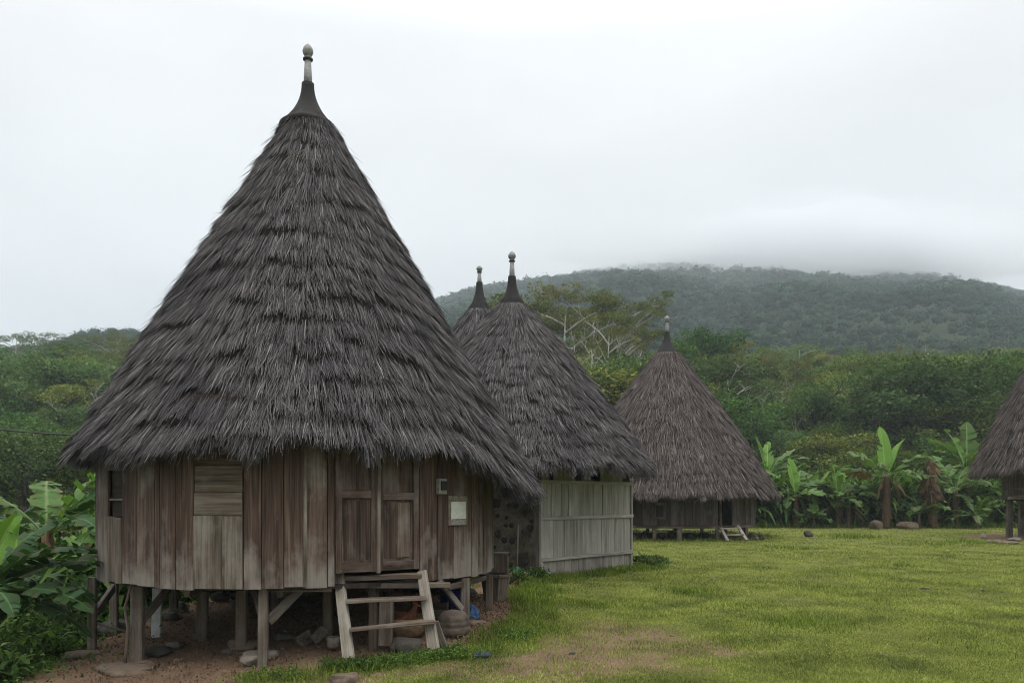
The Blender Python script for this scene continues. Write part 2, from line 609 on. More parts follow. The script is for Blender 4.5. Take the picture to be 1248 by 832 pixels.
_RX = np.array([-400, 0, 60, 160, 400, 535, 600, 690, 760, 830, 950, 1050, 1130, 1200, 1248, 1500, 1900], float)
_RY = np.array([470, 432, 430, 428, 410, 362, 347, 332, 321, 314, 312, 320, 328, 344, 354, 390, 440], float)


def vnoise(x, y, s, seed=0):
    """cheap smooth value noise, vectorised, about 0..1"""
    x = np.asarray(x) * s + seed * 17.31; y = np.asarray(y) * s + seed * 5.77
    xi = np.floor(x).astype(int); yi = np.floor(y).astype(int)
    fx = x - xi; fy = y - yi
    fx = fx * fx * (3 - 2 * fx); fy = fy * fy * (3 - 2 * fy)

    def h(a, b):
        n = (a * 374761393 + b * 668265263 + seed * 1442695) & 0x7fffffff
        n = (n ^ (n >> 13)) * 1274126177 & 0x7fffffff
        return ((n ^ (n >> 16)) & 0xffff) / 65535.0
    return (h(xi, yi) * (1 - fx) + h(xi + 1, yi) * fx) * (1 - fy) + (h(xi, yi + 1) * (1 - fx) + h(xi + 1, yi + 1) * fx) * fy


def base_z(x, y):
    x = np.asarray(x, float); y = np.asarray(y, float)
    z = .006 * np.clip(y - 8, -4, 40)
    near = 1 - sstep(25, 45, y)
    z = z - .62 * sstep(-4.6, -7.2, x) * near - .5 * sstep(-7, -13, x) * near
    return z


def terrain(x, y):
    x = np.asarray(x, float); y = np.asarray(y, float)
    b = base_z(x, y)
    num = np.zeros_like(b); den = np.full_like(b, .25)
    for cx, cy, cz in _ctrl:
        w = np.exp(-((x - cx) ** 2 + (y - cy) ** 2) / (2 * .62 ** 2))
        num += w * (cz - base_z(cx, cy)); den += w
    z = b + num / den
    # hillside and mountain behind the village
    yy = np.maximum(y, 1.0)
    u = np.clip(x / yy, -1.6, 1.6)
    px = 624 + FPX * u
    Tm = np.interp(px, [-400, 0, 160, 500, 700, 1248, 1700], [.12, .142, .142, .137, .134, .132, .11])
    h170 = Tm * 170
    T = (608 - np.interp(px, _RX, _RY)) / FPX
    h600 = T * 600 - 9
    k = np.clip((y - 47) / (172 - 47), 0, None)
    zmid = h170 * np.clip(k, 0, 1) ** .86
    m = np.clip((y - 172) / (600 - 172), 0, 1)
    zm = (np.maximum(h600, h170) - h170) * (m ** .92)
    back = np.clip((y - 600) / 500, 0, 1)
    zz = (zmid + zm) * (1 - .75 * back * back)
    lump = 3.2 * np.sin(x * .021 + 1.3) * np.sin(y * .017) + 2.0 * np.sin(x * .047 + y * .031)
    zz = zz + lump * np.clip(k, 0, 1) * np.where(y > 600, .3, 1) * .8
    spur = np.sin(u * 13 + .9 + .6 * np.sin(y * .011)) * .6 + np.sin(u * 29 - y * .008) * .4
    zz = zz + spur * 6 * np.clip((y - 190) / 120, 0, 1) * np.clip((470 - y) / 150, 0, 1)
    z = z + np.where(y > 40, zz, 0)
    z = z + ((vnoise(x, y, 1.1, 9) - .5) * .06 + (vnoise(x, y, 2.4, 8) - .5) * .025) * (1 - sstep(11, 14, y)) * (1 - sstep(3.6, 5, np.abs(x + 1))) * (y > 0)
    z = z + .02 * np.sin(x * 2.1 + .7) * np.sin(y * 1.7) * (1 - sstep(20, 40, y))
    return z


def tz(x, y):
    return float(terrain(np.array([x]), np.array([y]))[0])


def ground_hit(px, py, y0=5, y1=60):
    """Where the line of sight through a pixel meets the terrain."""
    ys = np.linspace(y0, y1, 4000)
    xs = (px - 624) / FPX * ys
    zs = EYE + (608 - py) / FPX * ys
    g = terrain(xs, ys)
    i = int(np.argmax(zs <= g))
    return Vector((xs[i], ys[i], g[i]))


# house 1 frame
C1 = Vector((-2.72, 10.54, 0.0)); R1 = 2.46; F1 = .72
C3 = Vector((6.13, 31.5, 0.0))

_strip = np.array([(-2.3, 7.75), (-1.6, 7.85), (-.9, 8.05), (-.35, 8.3), (0.0, 9.0), (.15, 10.5), (.3, 13), (.6, 15.1), (1.6, 16.3), (2.75, 17.6), (3.2, 18.3)])


def seg_dist(x, y, poly):
    d = np.full(np.shape(x), 1e9)
    for (ax, ay), (bx, by) in zip(poly[:-1], poly[1:]):
        vx, vy = bx - ax, by - ay
        t = np.clip(((x - ax) * vx + (y - ay) * vy) / (vx * vx + vy * vy), 0, 1)
        d = np.minimum(d, np.hypot(x - ax - t * vx, y - ay - t * vy))
    return d


def dirt_mask(x, y):
    x = np.asarray(x, float); y = np.asarray(y, float)
    n = vnoise(x, y, 1.3, 1) * .6 + vnoise(x, y, 3.7, 2) * .4 - .5
    d = np.hypot(x - C1.x, y - C1.y)
    m = 1 - sstep(2.55, 3.15, d + n * .9)
    # trodden earth between the big house and its neighbour
    d2 = seg_dist(x, y, np.array([(-.6, 8.9), (-.35, 10.5), (-.2, 12.5), (-.3, 15), (-.6, 18)]))
    m = np.maximum(m, 1 - sstep(.25, .6, d2 + n * .5))
    # earth mound by the near posts and the path along the front
    d3 = seg_dist(x, y, np.array([(-4.6, 8.3), (-3.4, 7.6), (-2.2, 7.3), (-1.6, 7.3)]))
    m = np.maximum(m, .9 * (1 - sstep(.35, .85, d3 + n * .7)))
    m = np.maximum(m, .75 * (1 - sstep(.2, .75, seg_dist(x, y, np.array([(-1.6, 7.35), (-.5, 7.55), (.3, 7.6)])) + n * 1.1)))
    # worn patch on the lawn
    m = np.maximum(m, .86 * (1 - sstep(.2, 2.0, np.hypot((x - 1.1) / 1.2, (y - 8.9)) + n * 1.5)))
    m = np.maximum(m, .84 * (1 - sstep(.2, 1.7, np.hypot((x - .4) / 1.4, (y - 7.6)) + n * 1.6)))
    # skirt round the other houses, rubble apron right
    d5 = np.hypot(x - 21.0, y - 29.3)
    m = np.maximum(m, .9 * (1 - sstep(3.6, 4.4, d5 + n * 1.5)))
    m = np.maximum(m, .8 * (1 - sstep(3.6, 4.1, np.hypot(x - C3.x, y - C3.y) + n * .9)))
    # scattered scuffs
    sc = vnoise(x, y, .55, 5) * .5 + vnoise(x, y, 1.4, 6) * .5
    m = np.maximum(m, .42 * sstep(.72, .92, sc) * (y < 46))
    return np.clip(m, 0, 1)


def axis_pts(segs):
    r = []
    for a, b, st in segs:
        r += list(np.arange(a, b - 1e-6, st))
    r.append(segs[-1][1])
    return np.array(r)


gx = axis_pts([(-1400, -600, 100), (-600, -200, 20), (-200, -40, 6), (-40, -10, 1.0), (-10, -7, .3), (-7, 5, .11), (5, 12, .35), (12, 40, 1.0), (40, 200, 6), (200, 600, 20), (600, 1400, 100)])
gy = axis_pts([(-1400, -200, 150), (-200, -20, 20), (-20, 5, 1.5), (5, 14, .11), (14, 22, .25), (22, 50, .7), (50, 200, 4), (200, 660, 10), (660, 1400, 60)])
GX, GY = np.meshgrid(gx, gy)
GZ = terrain(GX.ravel(), GY.ravel())
dm = dirt_mask(GX.ravel(), GY.ravel())
nx, ny = len(gx), len(gy)
ii = (np.arange(ny - 1)[:, None] * nx + np.arange(nx - 1)[None, :]).ravel()
GF = np.stack([ii, ii + 1, ii + nx + 1, ii + nx], 1)


def groundmat():
    m, nt, b = new_mat('lawn_and_earth')
    tc = nt.nodes.new("ShaderNodeTexCoord")
    o = tc.outputs['Object']
    at = nt.nodes.new("ShaderNodeAttribute"); at.attribute_name = 'dirt'
    n1 = noise(nt, o, 60, 5, .7)
    n2 = noise(nt, o, 2.2, 5, .6)
    n3 = noise(nt, o, .35, 3, .5)
    nf = noise(nt, o, 260, 3, .7)
    g = rampn(nt, [(.3, (.066, .078, .016)), (.5, (.135, .152, .034)), (.72, (.20, .20, .058))], math_(nt, 'ADD', math_(nt, 'MULTIPLY', n1, .6), math_(nt, 'MULTIPLY', n2, .4))).outputs[0]
    g = mixc(nt, rampn(nt, [(.4, (0, 0, 0)), (.65, (1, 1, 1))], n3).outputs[0], g, mixc(nt, .3, g, (.13, .115, .05)))
    d = rampn(nt, [(.25, (.085, .052, .034)), (.5, (.19, .125, .082)), (.75, (.31, .22, .155))], math_(nt, 'ADD', math_(nt, 'MULTIPLY', n1, .55), math_(nt, 'MULTIPLY', n2, .45))).outputs[0]
    speck = rampn(nt, [(.6, (0, 0, 0)), (.7, (1, 1, 1))], nf).outputs[0]
    d = mixc(nt, math_(nt, 'MULTIPLY', speck, .5), d, (.05, .035, .025))
    f = math_(nt, 'ADD', at.outputs['Fac'], math_(nt, 'MULTIPLY', math_(nt, 'SUBTRACT', n1, .5), .9))
    f = rampn(nt, [(.3, (0, 0, 0)), (.62, (1, 1, 1))], f).outputs[0]
    col = mixc(nt, f, g, d)
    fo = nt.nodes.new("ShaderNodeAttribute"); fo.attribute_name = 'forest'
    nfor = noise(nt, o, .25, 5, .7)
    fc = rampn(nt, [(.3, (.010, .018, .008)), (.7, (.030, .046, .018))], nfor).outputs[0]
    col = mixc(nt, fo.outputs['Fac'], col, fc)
    nt.links.new(col, b.inputs['Base Color'])
    b.inputs['Roughness'].default_value = .95
    b.inputs['Specular IOR Level'].default_value = .1
    bump(nt, b, math_(nt, 'ADD', n1, math_(nt, 'MULTIPLY', nf, .5)), .8, .03)
    return m


M['ground'] = groundmat()
fx, fy = GX.ravel(), GY.ravel()
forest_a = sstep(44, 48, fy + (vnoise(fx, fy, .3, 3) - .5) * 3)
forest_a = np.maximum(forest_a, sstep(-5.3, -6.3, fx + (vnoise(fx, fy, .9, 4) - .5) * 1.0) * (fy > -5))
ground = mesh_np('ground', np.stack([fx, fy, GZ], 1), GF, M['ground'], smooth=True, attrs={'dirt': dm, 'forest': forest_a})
tag(ground, kind='structure')

# haze
mh, nth, bh = new_mat('haze_air')
nth.nodes.remove(bh)
pv = nth.nodes.new("ShaderNodeVolumePrincipled")
pv.inputs['Color'].default_value = (.79, .885, .96, 1)
pv.inputs['Density'].default_value = .00056
pv.inputs['Anisotropy'].default_value = 0.1
nth.links.new(pv.outputs[0], nth.nodes['Material Output'].inputs['Volume'])
zlo = float(GZ.min()) - 1.0
bxv = [(x, y, z) for z in (zlo, 262) for x, y in ((-1450, -1450), (1450, -1450), (1450, 1450), (-1450, 1450))]
hz = mesh_np('haze', bxv, [(3, 2, 1, 0), (4, 5, 6, 7), (0, 1, 5, 4), (1, 2, 6, 5), (2, 3, 7, 6), (3, 0, 4, 7)], mh)
tag(hz, kind='stuff')

# fog cap lying on the mountain top
def fogbank(name, c, rad, dens, seed):
    import bmesh
    mf, ntf, bf = new_mat(name + '_vapour')
    ntf.nodes.remove(bf)
    pf = ntf.nodes.new("ShaderNodeVolumePrincipled")
    pf.inputs['Color'].default_value = (.87, .885, .91, 1)
    pf.inputs['Density'].default_value = dens
    ntf.links.new(pf.outputs[0], ntf.nodes['Material Output'].inputs['Volume'])
    bm = bmesh.new()
    bmesh.ops.create_icosphere(bm, subdivisions=4, radius=1)
    for v in bm.verts:
        p = v.co.copy()
        k = 1 + .42 * mnoise.noise(p * 1.4 + Vector((seed, 0, 0))) + .26 * mnoise.noise(p * 3.5 + Vector((0, seed, 0))) + .12 * mnoise.noise(p * 8 + Vector((0, 0, seed)))
        v.co = Vector((p.x * rad[0] * k, p.y * rad[1] * k, p.z * rad[2] * k))
    me = bpy.data.meshes.new(name)
    bm.to_mesh(me); bm.free()
    me.materials.append(mf)
    o = bpy.data.objects.new(name, me)
    COL.objects.link(o)
    o.location = c
    return tag(o, kind='stuff')


fogbank('mist', (60, 520, 125), (560, 250, 105), .0007, 21.0)
fogbank('fog', (190, 505, 158), (165, 70, 32), .0065, 3.1)
fogbank('fog', (188, 498, 149), (128, 60, 29), .016, 8.7)
fogbank('fog', (178, 492, 146), (84, 48, 22), .022, 14.3)
fogbank('fog', (242, 508, 146), (58, 45, 17), .014, 5.9)
fogbank('fog', (95, 545, 172), (90, 55, 16), .006, 12.7)

# ================================================================== thatched roofs
def thatch_roof(root, c, r_e, z_e, r_a, z_a, n_course, per_m, width, length, mat, seed, bulge=.05, droop=None, eave_jit=.10, lift=.05, layers=4):
    """Core cone + courses of straw, each straw its own strip lying down the slope. c = axis (x, y)."""
    rg = np.random.default_rng(seed)
    dr = droop if droop is not None else (lambda th: 0 * th)
    H = z_a - z_e
    slant = math.hypot(H, r_e - r_a)
    nr, nz_ = (H / slant), ((r_e - r_a) / slant)          # outward normal (radial, z)

    def surf(th, s, off):
        te = -dr(th) / H
        t = te + (1 - te) * s
        r = r_e + (r_a - r_e) * t + bulge * np.sin(np.pi * np.clip(t, 0, 1)) * 1.0 + off * nr
        z = z_e + H * t + off * nz_
        return np.stack([c[0] + r * np.cos(th), c[1] + r * np.sin(th), z], -1)

    # core
    nth_, ns = 96, 14
    ths = np.linspace(0, 2 * np.pi, nth_, endpoint=False)
    ss = np.linspace(.015, 1.0, ns)
    V = [surf(ths, np.full(nth_, s), -.02) for s in ss] + [surf(ths, np.full(nth_, s), -.16) for s in ss[::-1]]
    V = np.concatenate(V)
    F = []
    nrow = 2 * ns
    for i in range(nrow):
        a = i * nth_; b2 = ((i + 1) % nrow) * nth_
        j = np.arange(nth_); k = (j + 1) % nth_
        F.append(np.stack([a + j, a + k, b2 + k, b2 + j], 1))
    F = np.concatenate(F)
    coreV, coreF = V, F

    def pnoise(th, cells, sd):
        """piecewise-constant bundles round the roof"""
        cell = np.floor(((th / (2 * np.pi)) % 1.0) * cells).astype(int)
        tab = np.random.default_rng(sd).uniform(-1, 1, cells)
        return tab[cell % cells]

    def snoise(th, sd):
        q = np.random.default_rng(sd)
        v = 0
        for f in (5, 9, 17, 31):
            v = v + np.sin(f * th + q.uniform(0, 6.28)) * q.uniform(.4, 1) / (f ** .35)
        return v / 1.6

    Vs = []
    sp = 1.0 / n_course
    for k in range(-1, n_course + 1):
        s_k = max(k, 0) * sp
        rk = r_e + (r_a - r_e) * min(s_k + .05, 1)
        lay = layers * (3 if k == -1 else 1)
        n = int(2 * math.pi * rk * per_m * lay)
        th = rg.uniform(0, 2 * np.pi, n)
        cells = max(8, int(2 * math.pi * rk / .42)); cells2 = max(8, int(2 * math.pi * rk / .16))
        patch = pnoise(th + .3 * k, cells, seed * 91 + k)
        patch2 = pnoise(th + .17 * k, cells2, seed * 57 + k)
        sn = snoise(th, seed * 13 + k)
        if k <= 0:
            jit = (eave_jit / slant) * (.55 * patch2 + .6 * patch + .5 * sn) + rg.normal(0, .028 / slant, n) - np.abs(rg.standard_exponential(n)) * .018 / slant
        else:
            jit = sp * (.18 * patch + .16 * patch2 + .34 * sn) + rg.normal(0, sp * .12, n)
        tip = s_k + jit - (.03 / slant)
        if k == n_course: tip = tip - sp * .6
        L = length * rg.uniform(.75, 1.2, n) / slant
        rootS = np.minimum(tip + L, 1.0 + .05 / slant)
        depth = rg.uniform(0, 1, n)
        lf = lift * (.30 + .70 * rk / r_e)
        if k == -1:
            off_tip = -.16 + .20 * depth
            off_root = -.1 + .10 * depth
        else:
            off_tip = .010 + lf * (.50 + .26 * patch + .45 * depth + .24 * patch2) + rg.standard_exponential(n) * .010
            off_root = .002 + .02 * depth
        wild = rg.uniform(0, 1, n) < .02
        off_tip = np.where(wild, off_tip + rg.uniform(.02, .09, n), off_tip)
        skew = (.07 * patch + .06 * patch2 + rg.normal(0, .10, n)) * np.where(wild, 4, 1)
        def rad_at(s):
            return r_e + (r_a - r_e) * s
        dth = skew * (length) / np.maximum(rad_at(tip), .3)
        mid = tip + (rootS - tip) * .45
        a0 = surf(th, rootS, off_root)
        a1 = surf(th + dth * .5, mid, off_root * .5 + off_tip * .62)
        a2 = surf(th + dth, tip, off_tip)
        w = width * rg.uniform(.6, 1.35, n)
        roll = rg.uniform(-.8, .8, n)
        tx = np.stack([-np.sin(th) * np.cos(roll) + np.cos(th) * nr * np.sin(roll), np.cos(th) * np.cos(roll) + np.sin(th) * nr * np.sin(roll), nz_ * np.sin(roll)], -1)
        hw = (w * .5)[:, None]
        q = np.stack([a0 - tx * hw, a0 + tx * hw, a1 - tx * hw, a1 + tx * hw, a2 - tx * hw * .45, a2 + tx * hw * .45], 1)
        Vs.append(q)
    Q = np.concatenate(Vs)
    n = len(Q)
    base = np.arange(n)[:, None] * 6 + len(coreV)
    F2 = np.concatenate([base + np.array([0, 1, 3, 2]), base + np.array([2, 3, 5, 4])])
    Vall = np.concatenate([coreV, Q.reshape(-1, 3)])
    Fall = np.concatenate([coreF, F2])
    midx = np.concatenate([np.ones(len(coreF), int), np.zeros(len(F2), int)])
    return mesh_np('roof', Vall, Fall, [mat, M['thatch_core']], root, midx=midx)


def spire(roof, c, z0, r0, z1, r1, z_top, ball, seed=0, mushroom=False):
    """Black fibre cap, grey pole, ring and knob; children of the roof."""
    cap = MB()
    pr = [(r0 * .9, z0 - .06), (r0 * 1.06, z0 - .03), (r0 * 1.05, z0 + .02)]
    for i in range(1, 13):
        t = i / 12
        pr.append((r1 + (r0 - r1) * (1 - t) ** 2.1, z0 + .02 + (z1 - z0 - .02) * t))
    cap.lathe((c[0], c[1], 0), pr, 28, .05, seed)
    o = cap.build('spire_cap', M['fibre'], roof, True)
    # shaggy hem of the cap
    rg = np.random.default_rng(seed + 5)
    n = 700
    th = rg.uniform(0, 2 * np.pi, n)
    z = z0 + rg.uniform(-.03, .16, n) * (z1 - z0) / .5
    t = np.clip((z - z0) / (z1 - z0), 0, 1)
    r = r1 + (r0 - r1) * (1 - t) ** 2.1 + .012
    L = rg.uniform(.06, .16, n)
    A = np.stack([c[0] + r * np.cos(th), c[1] + r * np.sin(th), z], -1)
    r2 = r + L * .75 * rg.uniform(.6, 1.1, n)
    B = np.stack([c[0] + r2 * np.cos(th), c[1] + r2 * np.sin(th), z - L * .9], -1)
    tx = np.stack([-np.sin(th), np.cos(th), 0 * th], -1) * .010
    Q = np.stack([A - tx, A + tx, B + tx * .4, B - tx * .4], 1).reshape(-1, 3)
    mesh_np('cap_fringe', Q, np.arange(n * 4).reshape(-1, 4), M['fibre'], roof)
    h = z_top - z1
    pole = MB()
    pole.lathe((c[0], c[1], 0), [(r1 * .70, z1 - .05), (r1 * .66, z1 + h * .2), (r1 * .52, z1 + h * .57)], 16)
    pole.build('spire_pole', M['finial_pole'], roof, True)
    ring = MB()
    zr = z1 + h * .57
    ring.lathe((c[0], c[1], 0), [(r1 * .5, zr - .002), (r1 * .80, zr + h * .015), (r1 * .82, zr + h * .05), (r1 * .5, zr + h * .08)], 18)
    ring.build('spire_ring', M['finial_dark'], roof, True)
    kb = MB()
    zb = zr + h * .08
    hb = z_top - zb
    kb.lathe((c[0], c[1], 0), [(r1 * .45, zb + .001)] + [(max(.004, ball * math.sin(math.pi * (.12 + .88 * t)) ** .8), zb + hb * (.02 + .98 * t)) for t in np.linspace(0, 1, 12)], 20)
    kb.build('spire_knob', M['finial_pole'], roof, True)


# ------------------------------------------------------------------ big house
def circ_phi(px, c=C1, r=R1):
    """Angle on the wall circle that faces the viewer at photo column px."""
    u = (px - 624) / FPX
    d = Vector((u, 1.0)).normalized()
    cc = Vector((c.x, c.y))
    b = d.dot(cc)
    q = cc.length_squared - b * b
    s = b - math.sqrt(max(r * r - q, 0)) if q < r * r else b
    p = d * s - cc
    return math.atan2(p.y, p.x)


def zpix(py, Y):
    return EYE + (608 - py) / FPX * Y


class WallFrame:
    """Local frame of a wall piece between two angles on a circle."""
    def __init__(s, c, r, a0, a1):
        s.p0 = Vector((c.x + r * math.cos(a0), c.y + r * math.sin(a0), 0))
        s.p1 = Vector((c.x + r * math.cos(a1), c.y + r * math.sin(a1), 0))
        s.t = (s.p1 - s.p0); s.w = s.t.length; s.t.normalize()
        s.n = Vector((s.t.y, -s.t.x, 0))
        mid = (s.p0 + s.p1) / 2 - Vector((c.x, c.y, 0))
        if s.n.dot(mid) < 0: s.n = -s.n
        s.Y = (s.p0.y + s.p1.y) / 2

    def at(s, x, n, z):
        return s.p0 + s.t * x + s.n * n + Vector((0, 0, z))

    def vplank(s, mb, x0, x1, z0, z1, n=0, th=.03):
        m = (x0 + x1) / 2
        mb.bar(s.at(m, n, z0), s.at(m, n, z1), x1 - x0, th, side=s.t)

    def hplank(s, mb, x0, x1, z0, z1, n=0, th=.03):
        m = (z0 + z1) / 2
        mb.bar(s.at(x0, n, m), s.at(x1, n, m), z1 - z0, th, side=(0, 0, 1))


H1 = empty('round_house', (C1.x, C1.y, 0), 'largest round wooden house on stilts, with a tall thatched roof and ladder at its doors', 'house', 'round thatched houses of the village')
TOP1 = 2.66
cols = [112.9, 121, 132.5, 150, 169, 190, 196, 215, 237, 297, 319, 346, 372, 399, 408, 459.5, 510.5, 532, 552, 574, 581, 588, 597.2]
wall = MB()
pale = MB()
phis = [circ_phi(p) for p in cols]
LW = {}
for i, (a, b) in enumerate(zip(phis[:-1], phis[1:])):
    fr = WallFrame(C1, R1, a, b)
    key = cols[i]
    n = random.uniform(-.010, .010)
    z0 = F1 - .03 + random.uniform(-.02, .016)
    if key in (132.5, 237, 408, 459.5):
        LW[key] = fr
        continue
    if fr.w < .06:
        n += .012
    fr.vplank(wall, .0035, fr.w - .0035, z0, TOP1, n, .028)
# rest of the circle
a = phis[-1]
end = phis[0] + 2 * math.pi if phis[0] < phis[-1] else phis[0]
rem = (phis[0] - phis[-1]) % (2 * math.pi)
span = rem if rem > math.pi * .8 else 2 * math.pi - rem
sgn = 1 if abs(((phis[-1] + span) - phis[0] + math.pi) % (2 * math.pi) - math.pi) < 1e-3 else -1
nb = 44
for k in range(nb):
    fr = WallFrame(C1, R1, phis[-1] + sgn * span * k / nb, phis[-1] + sgn * span * (k + 1) / nb)
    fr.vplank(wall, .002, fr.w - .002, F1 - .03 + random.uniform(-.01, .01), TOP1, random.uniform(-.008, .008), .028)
# fillers above / below the two shutters and the doors belong to the wall
fr = LW[132.5]
zs0, zs1 = zpix(629, fr.Y), zpix(573, fr.Y)
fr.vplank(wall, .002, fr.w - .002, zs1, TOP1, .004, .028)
w_sh = MB()
fr.vplank(w_sh, .012, fr.w * .55, F1 - .02, zs0, .006, .03)
fr.vplank(w_sh, fr.w * .56, fr.w - .008, F1 - .03, zs0 - .01, .009, .03)
wp = w_sh.build('patch_board', M['pale_board'], H1)
win = MB()
fr.hplank(win, .0, fr.w, zs0, zs1, -.05, .02)
win_o = win.build('window', M['dark_wood'], H1)  # recessed dark board stands in for the shade inside the opening
wb = MB()
fr.hplank(wb, .004, fr.w - .004, zs0 + (zs1 - zs0) * .34, zs0 + (zs1 - zs0) * .39, -.02, .03)
wb.build('window_bar', M['brown_post'], win_o)
fr = LW[237]
a0, a1, a2 = zpix(628, fr.Y), zpix(600, fr.Y), zpix(567, fr.Y)
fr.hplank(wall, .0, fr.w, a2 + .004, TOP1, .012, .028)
sh = MB()
fr.hplank(sh, .012, fr.w - .006, a1 + .002, a2, .004, .028)
fr.hplank(sh, .008, fr.w - .008, a0 + .003, a1 - .002, .010, .028)
tag(sh.build('shutter', M['pale_board'], H1), 'pale shutter of two horizontal boards')
lw = MB()
fr.vplank(lw, .0, fr.w * .58, F1 - .03, a0, .016, .028)
fr.vplank(lw, fr.w * .585, fr.w - .006, F1 - .03, a0 - .004, .012, .03)
lw.build('patch_board', M['grey_wood'], H1)
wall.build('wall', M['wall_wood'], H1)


def door_leaf(fr, z0, z1, zm0, zm1, out, pale_strip=False):
    d = MB()
    w = fr.w
    sw = .07
    fr.vplank(d, .004, sw, z0, z1, out, .035)
    fr.vplank(d, w - sw, w - .004, z0, z1, out, .035)
    fr.hplank(d, sw + .001, w - sw - .001, z0, z0 + .10, out - .002, .033)
    fr.hplank(d, sw + .001, w - sw - .001, zm0, zm1, out - .002, .033)
    o = d.build('door', M['door_wood'], H1)
    p = MB()
    fr.vplank(p, sw + .002, w - sw - .002, z0 + .102, zm0 - .002, out - .018, .016)
    fr.vplank(p, sw + .002, w - sw - .002, zm1 + .002, z1, out - .018, .016)
    fr.vplank(p, sw + .02, w - sw - .02, z0 + .125, zm0 - .02, out - .0135, .010)
    p.build('door_panel', M['door_wood'], o)
    if pale_strip:
        q = MB()
        fr.vplank(q, w * .48, w * .78, z0 + .135, zm0 - .03, out - .001, .008)
        q.build('repair_strip', M['brown_post'], o)
    return o


fr = LW[408]
door_leaf(fr, zpix(697, fr.Y), 2.55, zpix(607, fr.Y), zpix(597, fr.Y), .012)
fr = LW[459.5]
door_leaf(fr, zpix(694, fr.Y), 2.55, zpix(609, fr.Y), zpix(600, fr.Y), -.004, True)
bt = MB()
fr.vplank(bt, -.018, .022, zpix(696, fr.Y), 2.55, .03, .03)
bt.build('door_batten', M['grey_wood'], H1)
# small vertical battens over some joints
bt = MB()
for p in (372,):
    a = circ_phi(p)
    q = WallFrame(C1, R1 + .012, a - .006, a + .006)
    q.vplank(bt, -.004, q.w + .004, F1 - .02, TOP1, .008, .018)
bt.build('joint_batten', M['grey_wood'], H1)

# floor, joists
fl = MB()
fl.lathe((C1.x, C1.y, 0), [(.01, F1 - .055), (R1 - .05, F1 - .055), (R1 - .05, F1 - .005), (.01, F1 - .005)], 48)
fl.build('floor_deck', M['dark_wood'], H1)
bm_ = MB()
bm_.bar(P(322, 716.5, 8.24), P(404, 716.5, 8.28), .07, .07, side=(0, 0, 1), wob=.002)
bm_.bar(P(412, 713, 8.42), P(548, 712.5, 8.8), .06, .07, side=(0, 0, 1), wob=.002)
bm_.bar(P(545, 716, 8.9), P(590, 704, 10.2), .06, .06, side=(0, 0, 1))
for xx in (-4.2, -3.4, -2.4, -1.5, -.9):
    hy = math.sqrt(max(.1, (R1 - .15) ** 2 - (xx - C1.x) ** 2))
    bm_.bar((xx, C1.y - hy, F1 - .10), (xx, C1.y + hy, F1 - .10), .06, .08)
bm_.build('floor_joist', M['brown_post'], H1)


def post(root, x0, y0, x1, y1, Y, wpx, mat, d=.9, extra=.10, Y1=None):
    b = MB()
    w = wpx / FPX * Y * .80
    d = d * .75
    p0 = P(x1, y1, Y1 or Y)
    g = min(p0.z, tz(p0.x, p0.y)) - .03
    b.bar((p0.x, p0.y, g), P(x0, y0, Y), w * 1.03, w * d, side=(1, 0, 0), w1=w * .97, h1=w * d, wob=.003)
    return b.build('post', mat, root)


post(H1, 113, 703, 112, 803, 9.55, 12, M['grey_wood'])
post(H1, 139, 708, 139, 772, 10.6, 12, M['grey_wood'])
post(H1, 168, 709, 167, 812, 8.78, 19, M['grey_wood'])
post(H1, 247, 709, 246, 784, 9.7, 16, M['brown_post'])
post(H1, 295, 709, 294, 798, 8.95, 16, M['brown_post'])
post(H1, 321, 711, 320, 832, 8.16, 14.5, M['grey_wood'])
post(H1, 399, 709, 400, 768, 9.3, 14, M['brown_post'])
post(H1, 456, 704, 455, 793, 8.75, 14, M['brown_post'])
post(H1, 567, 704, 566, 766, 9.4, 14, M['grey_wood'])
post(H1, 596, 700, 596, 745, 10.6, 11, M['brown_post'])
for (xx, yy) in ((-4.0, 12.0), (-3.0, 12.4), (-1.9, 12.3), (-3.2, 10.8), (-1.9, 10.8)):
    b = MB()
    b.bar((xx, yy, tz(xx, yy) - .05), (xx, yy, F1 - .06), .12, .12)
    b.build('post', M['brown_post'], H1)
sp_ = MB(); sp_.bar(P(470, 786, 8.66), P(471, 731, 8.7), .15, .10, side=(1, 0, 0)); sp_.build('post', M['brown_post'], H1)
sp_ = MB(); sp_.bar(P(212, 741, 10.4), P(212, 710, 10.4), .10, .08, side=(1, 0, 0)); sp_.build('hanging_block', M['grey_wood'], H1)


def brace(x0, y0, x1, y1, Y0, Y1, wpx=9):
    b = MB()
    w = wpx / FPX * Y0
    b.bar(P(x0, y0, Y0), P(x1, y1, Y1), w, w * .5, side=(0, 0, 1))
    b.build('brace', M['grey_wood'], H1)


brace(138, 716, 117, 746, 10.3, 9.6, 10)
brace(206, 716, 174, 755, 9.3, 8.85, 10)
brace(366, 717, 327, 757, 8.5, 8.25, 11)
brace(308, 716, 318, 752, 8.6, 8.28, 8)
brace(535, 707, 563, 742, 8.95, 9.35, 8)

droop1 = lambda th: .46 * sstep(.70, 1.0, np.cos(th - R(4))) + .07 * sstep(.3, 1.0, np.cos(th - R(196)))
roof1 = thatch_roof(H1, (C1.x + .05, C1.y), 2.73, 2.16, .29, 6.52, 19, 125, .0072, .31, M['thatch'], 11, bulge=.0, droop=droop1, eave_jit=.13, lift=.10, layers=2.6)
spire(roof1, (C1.x + .02, C1.y), 6.50, .35, 7.09, .08, 7.62, .07, 1)

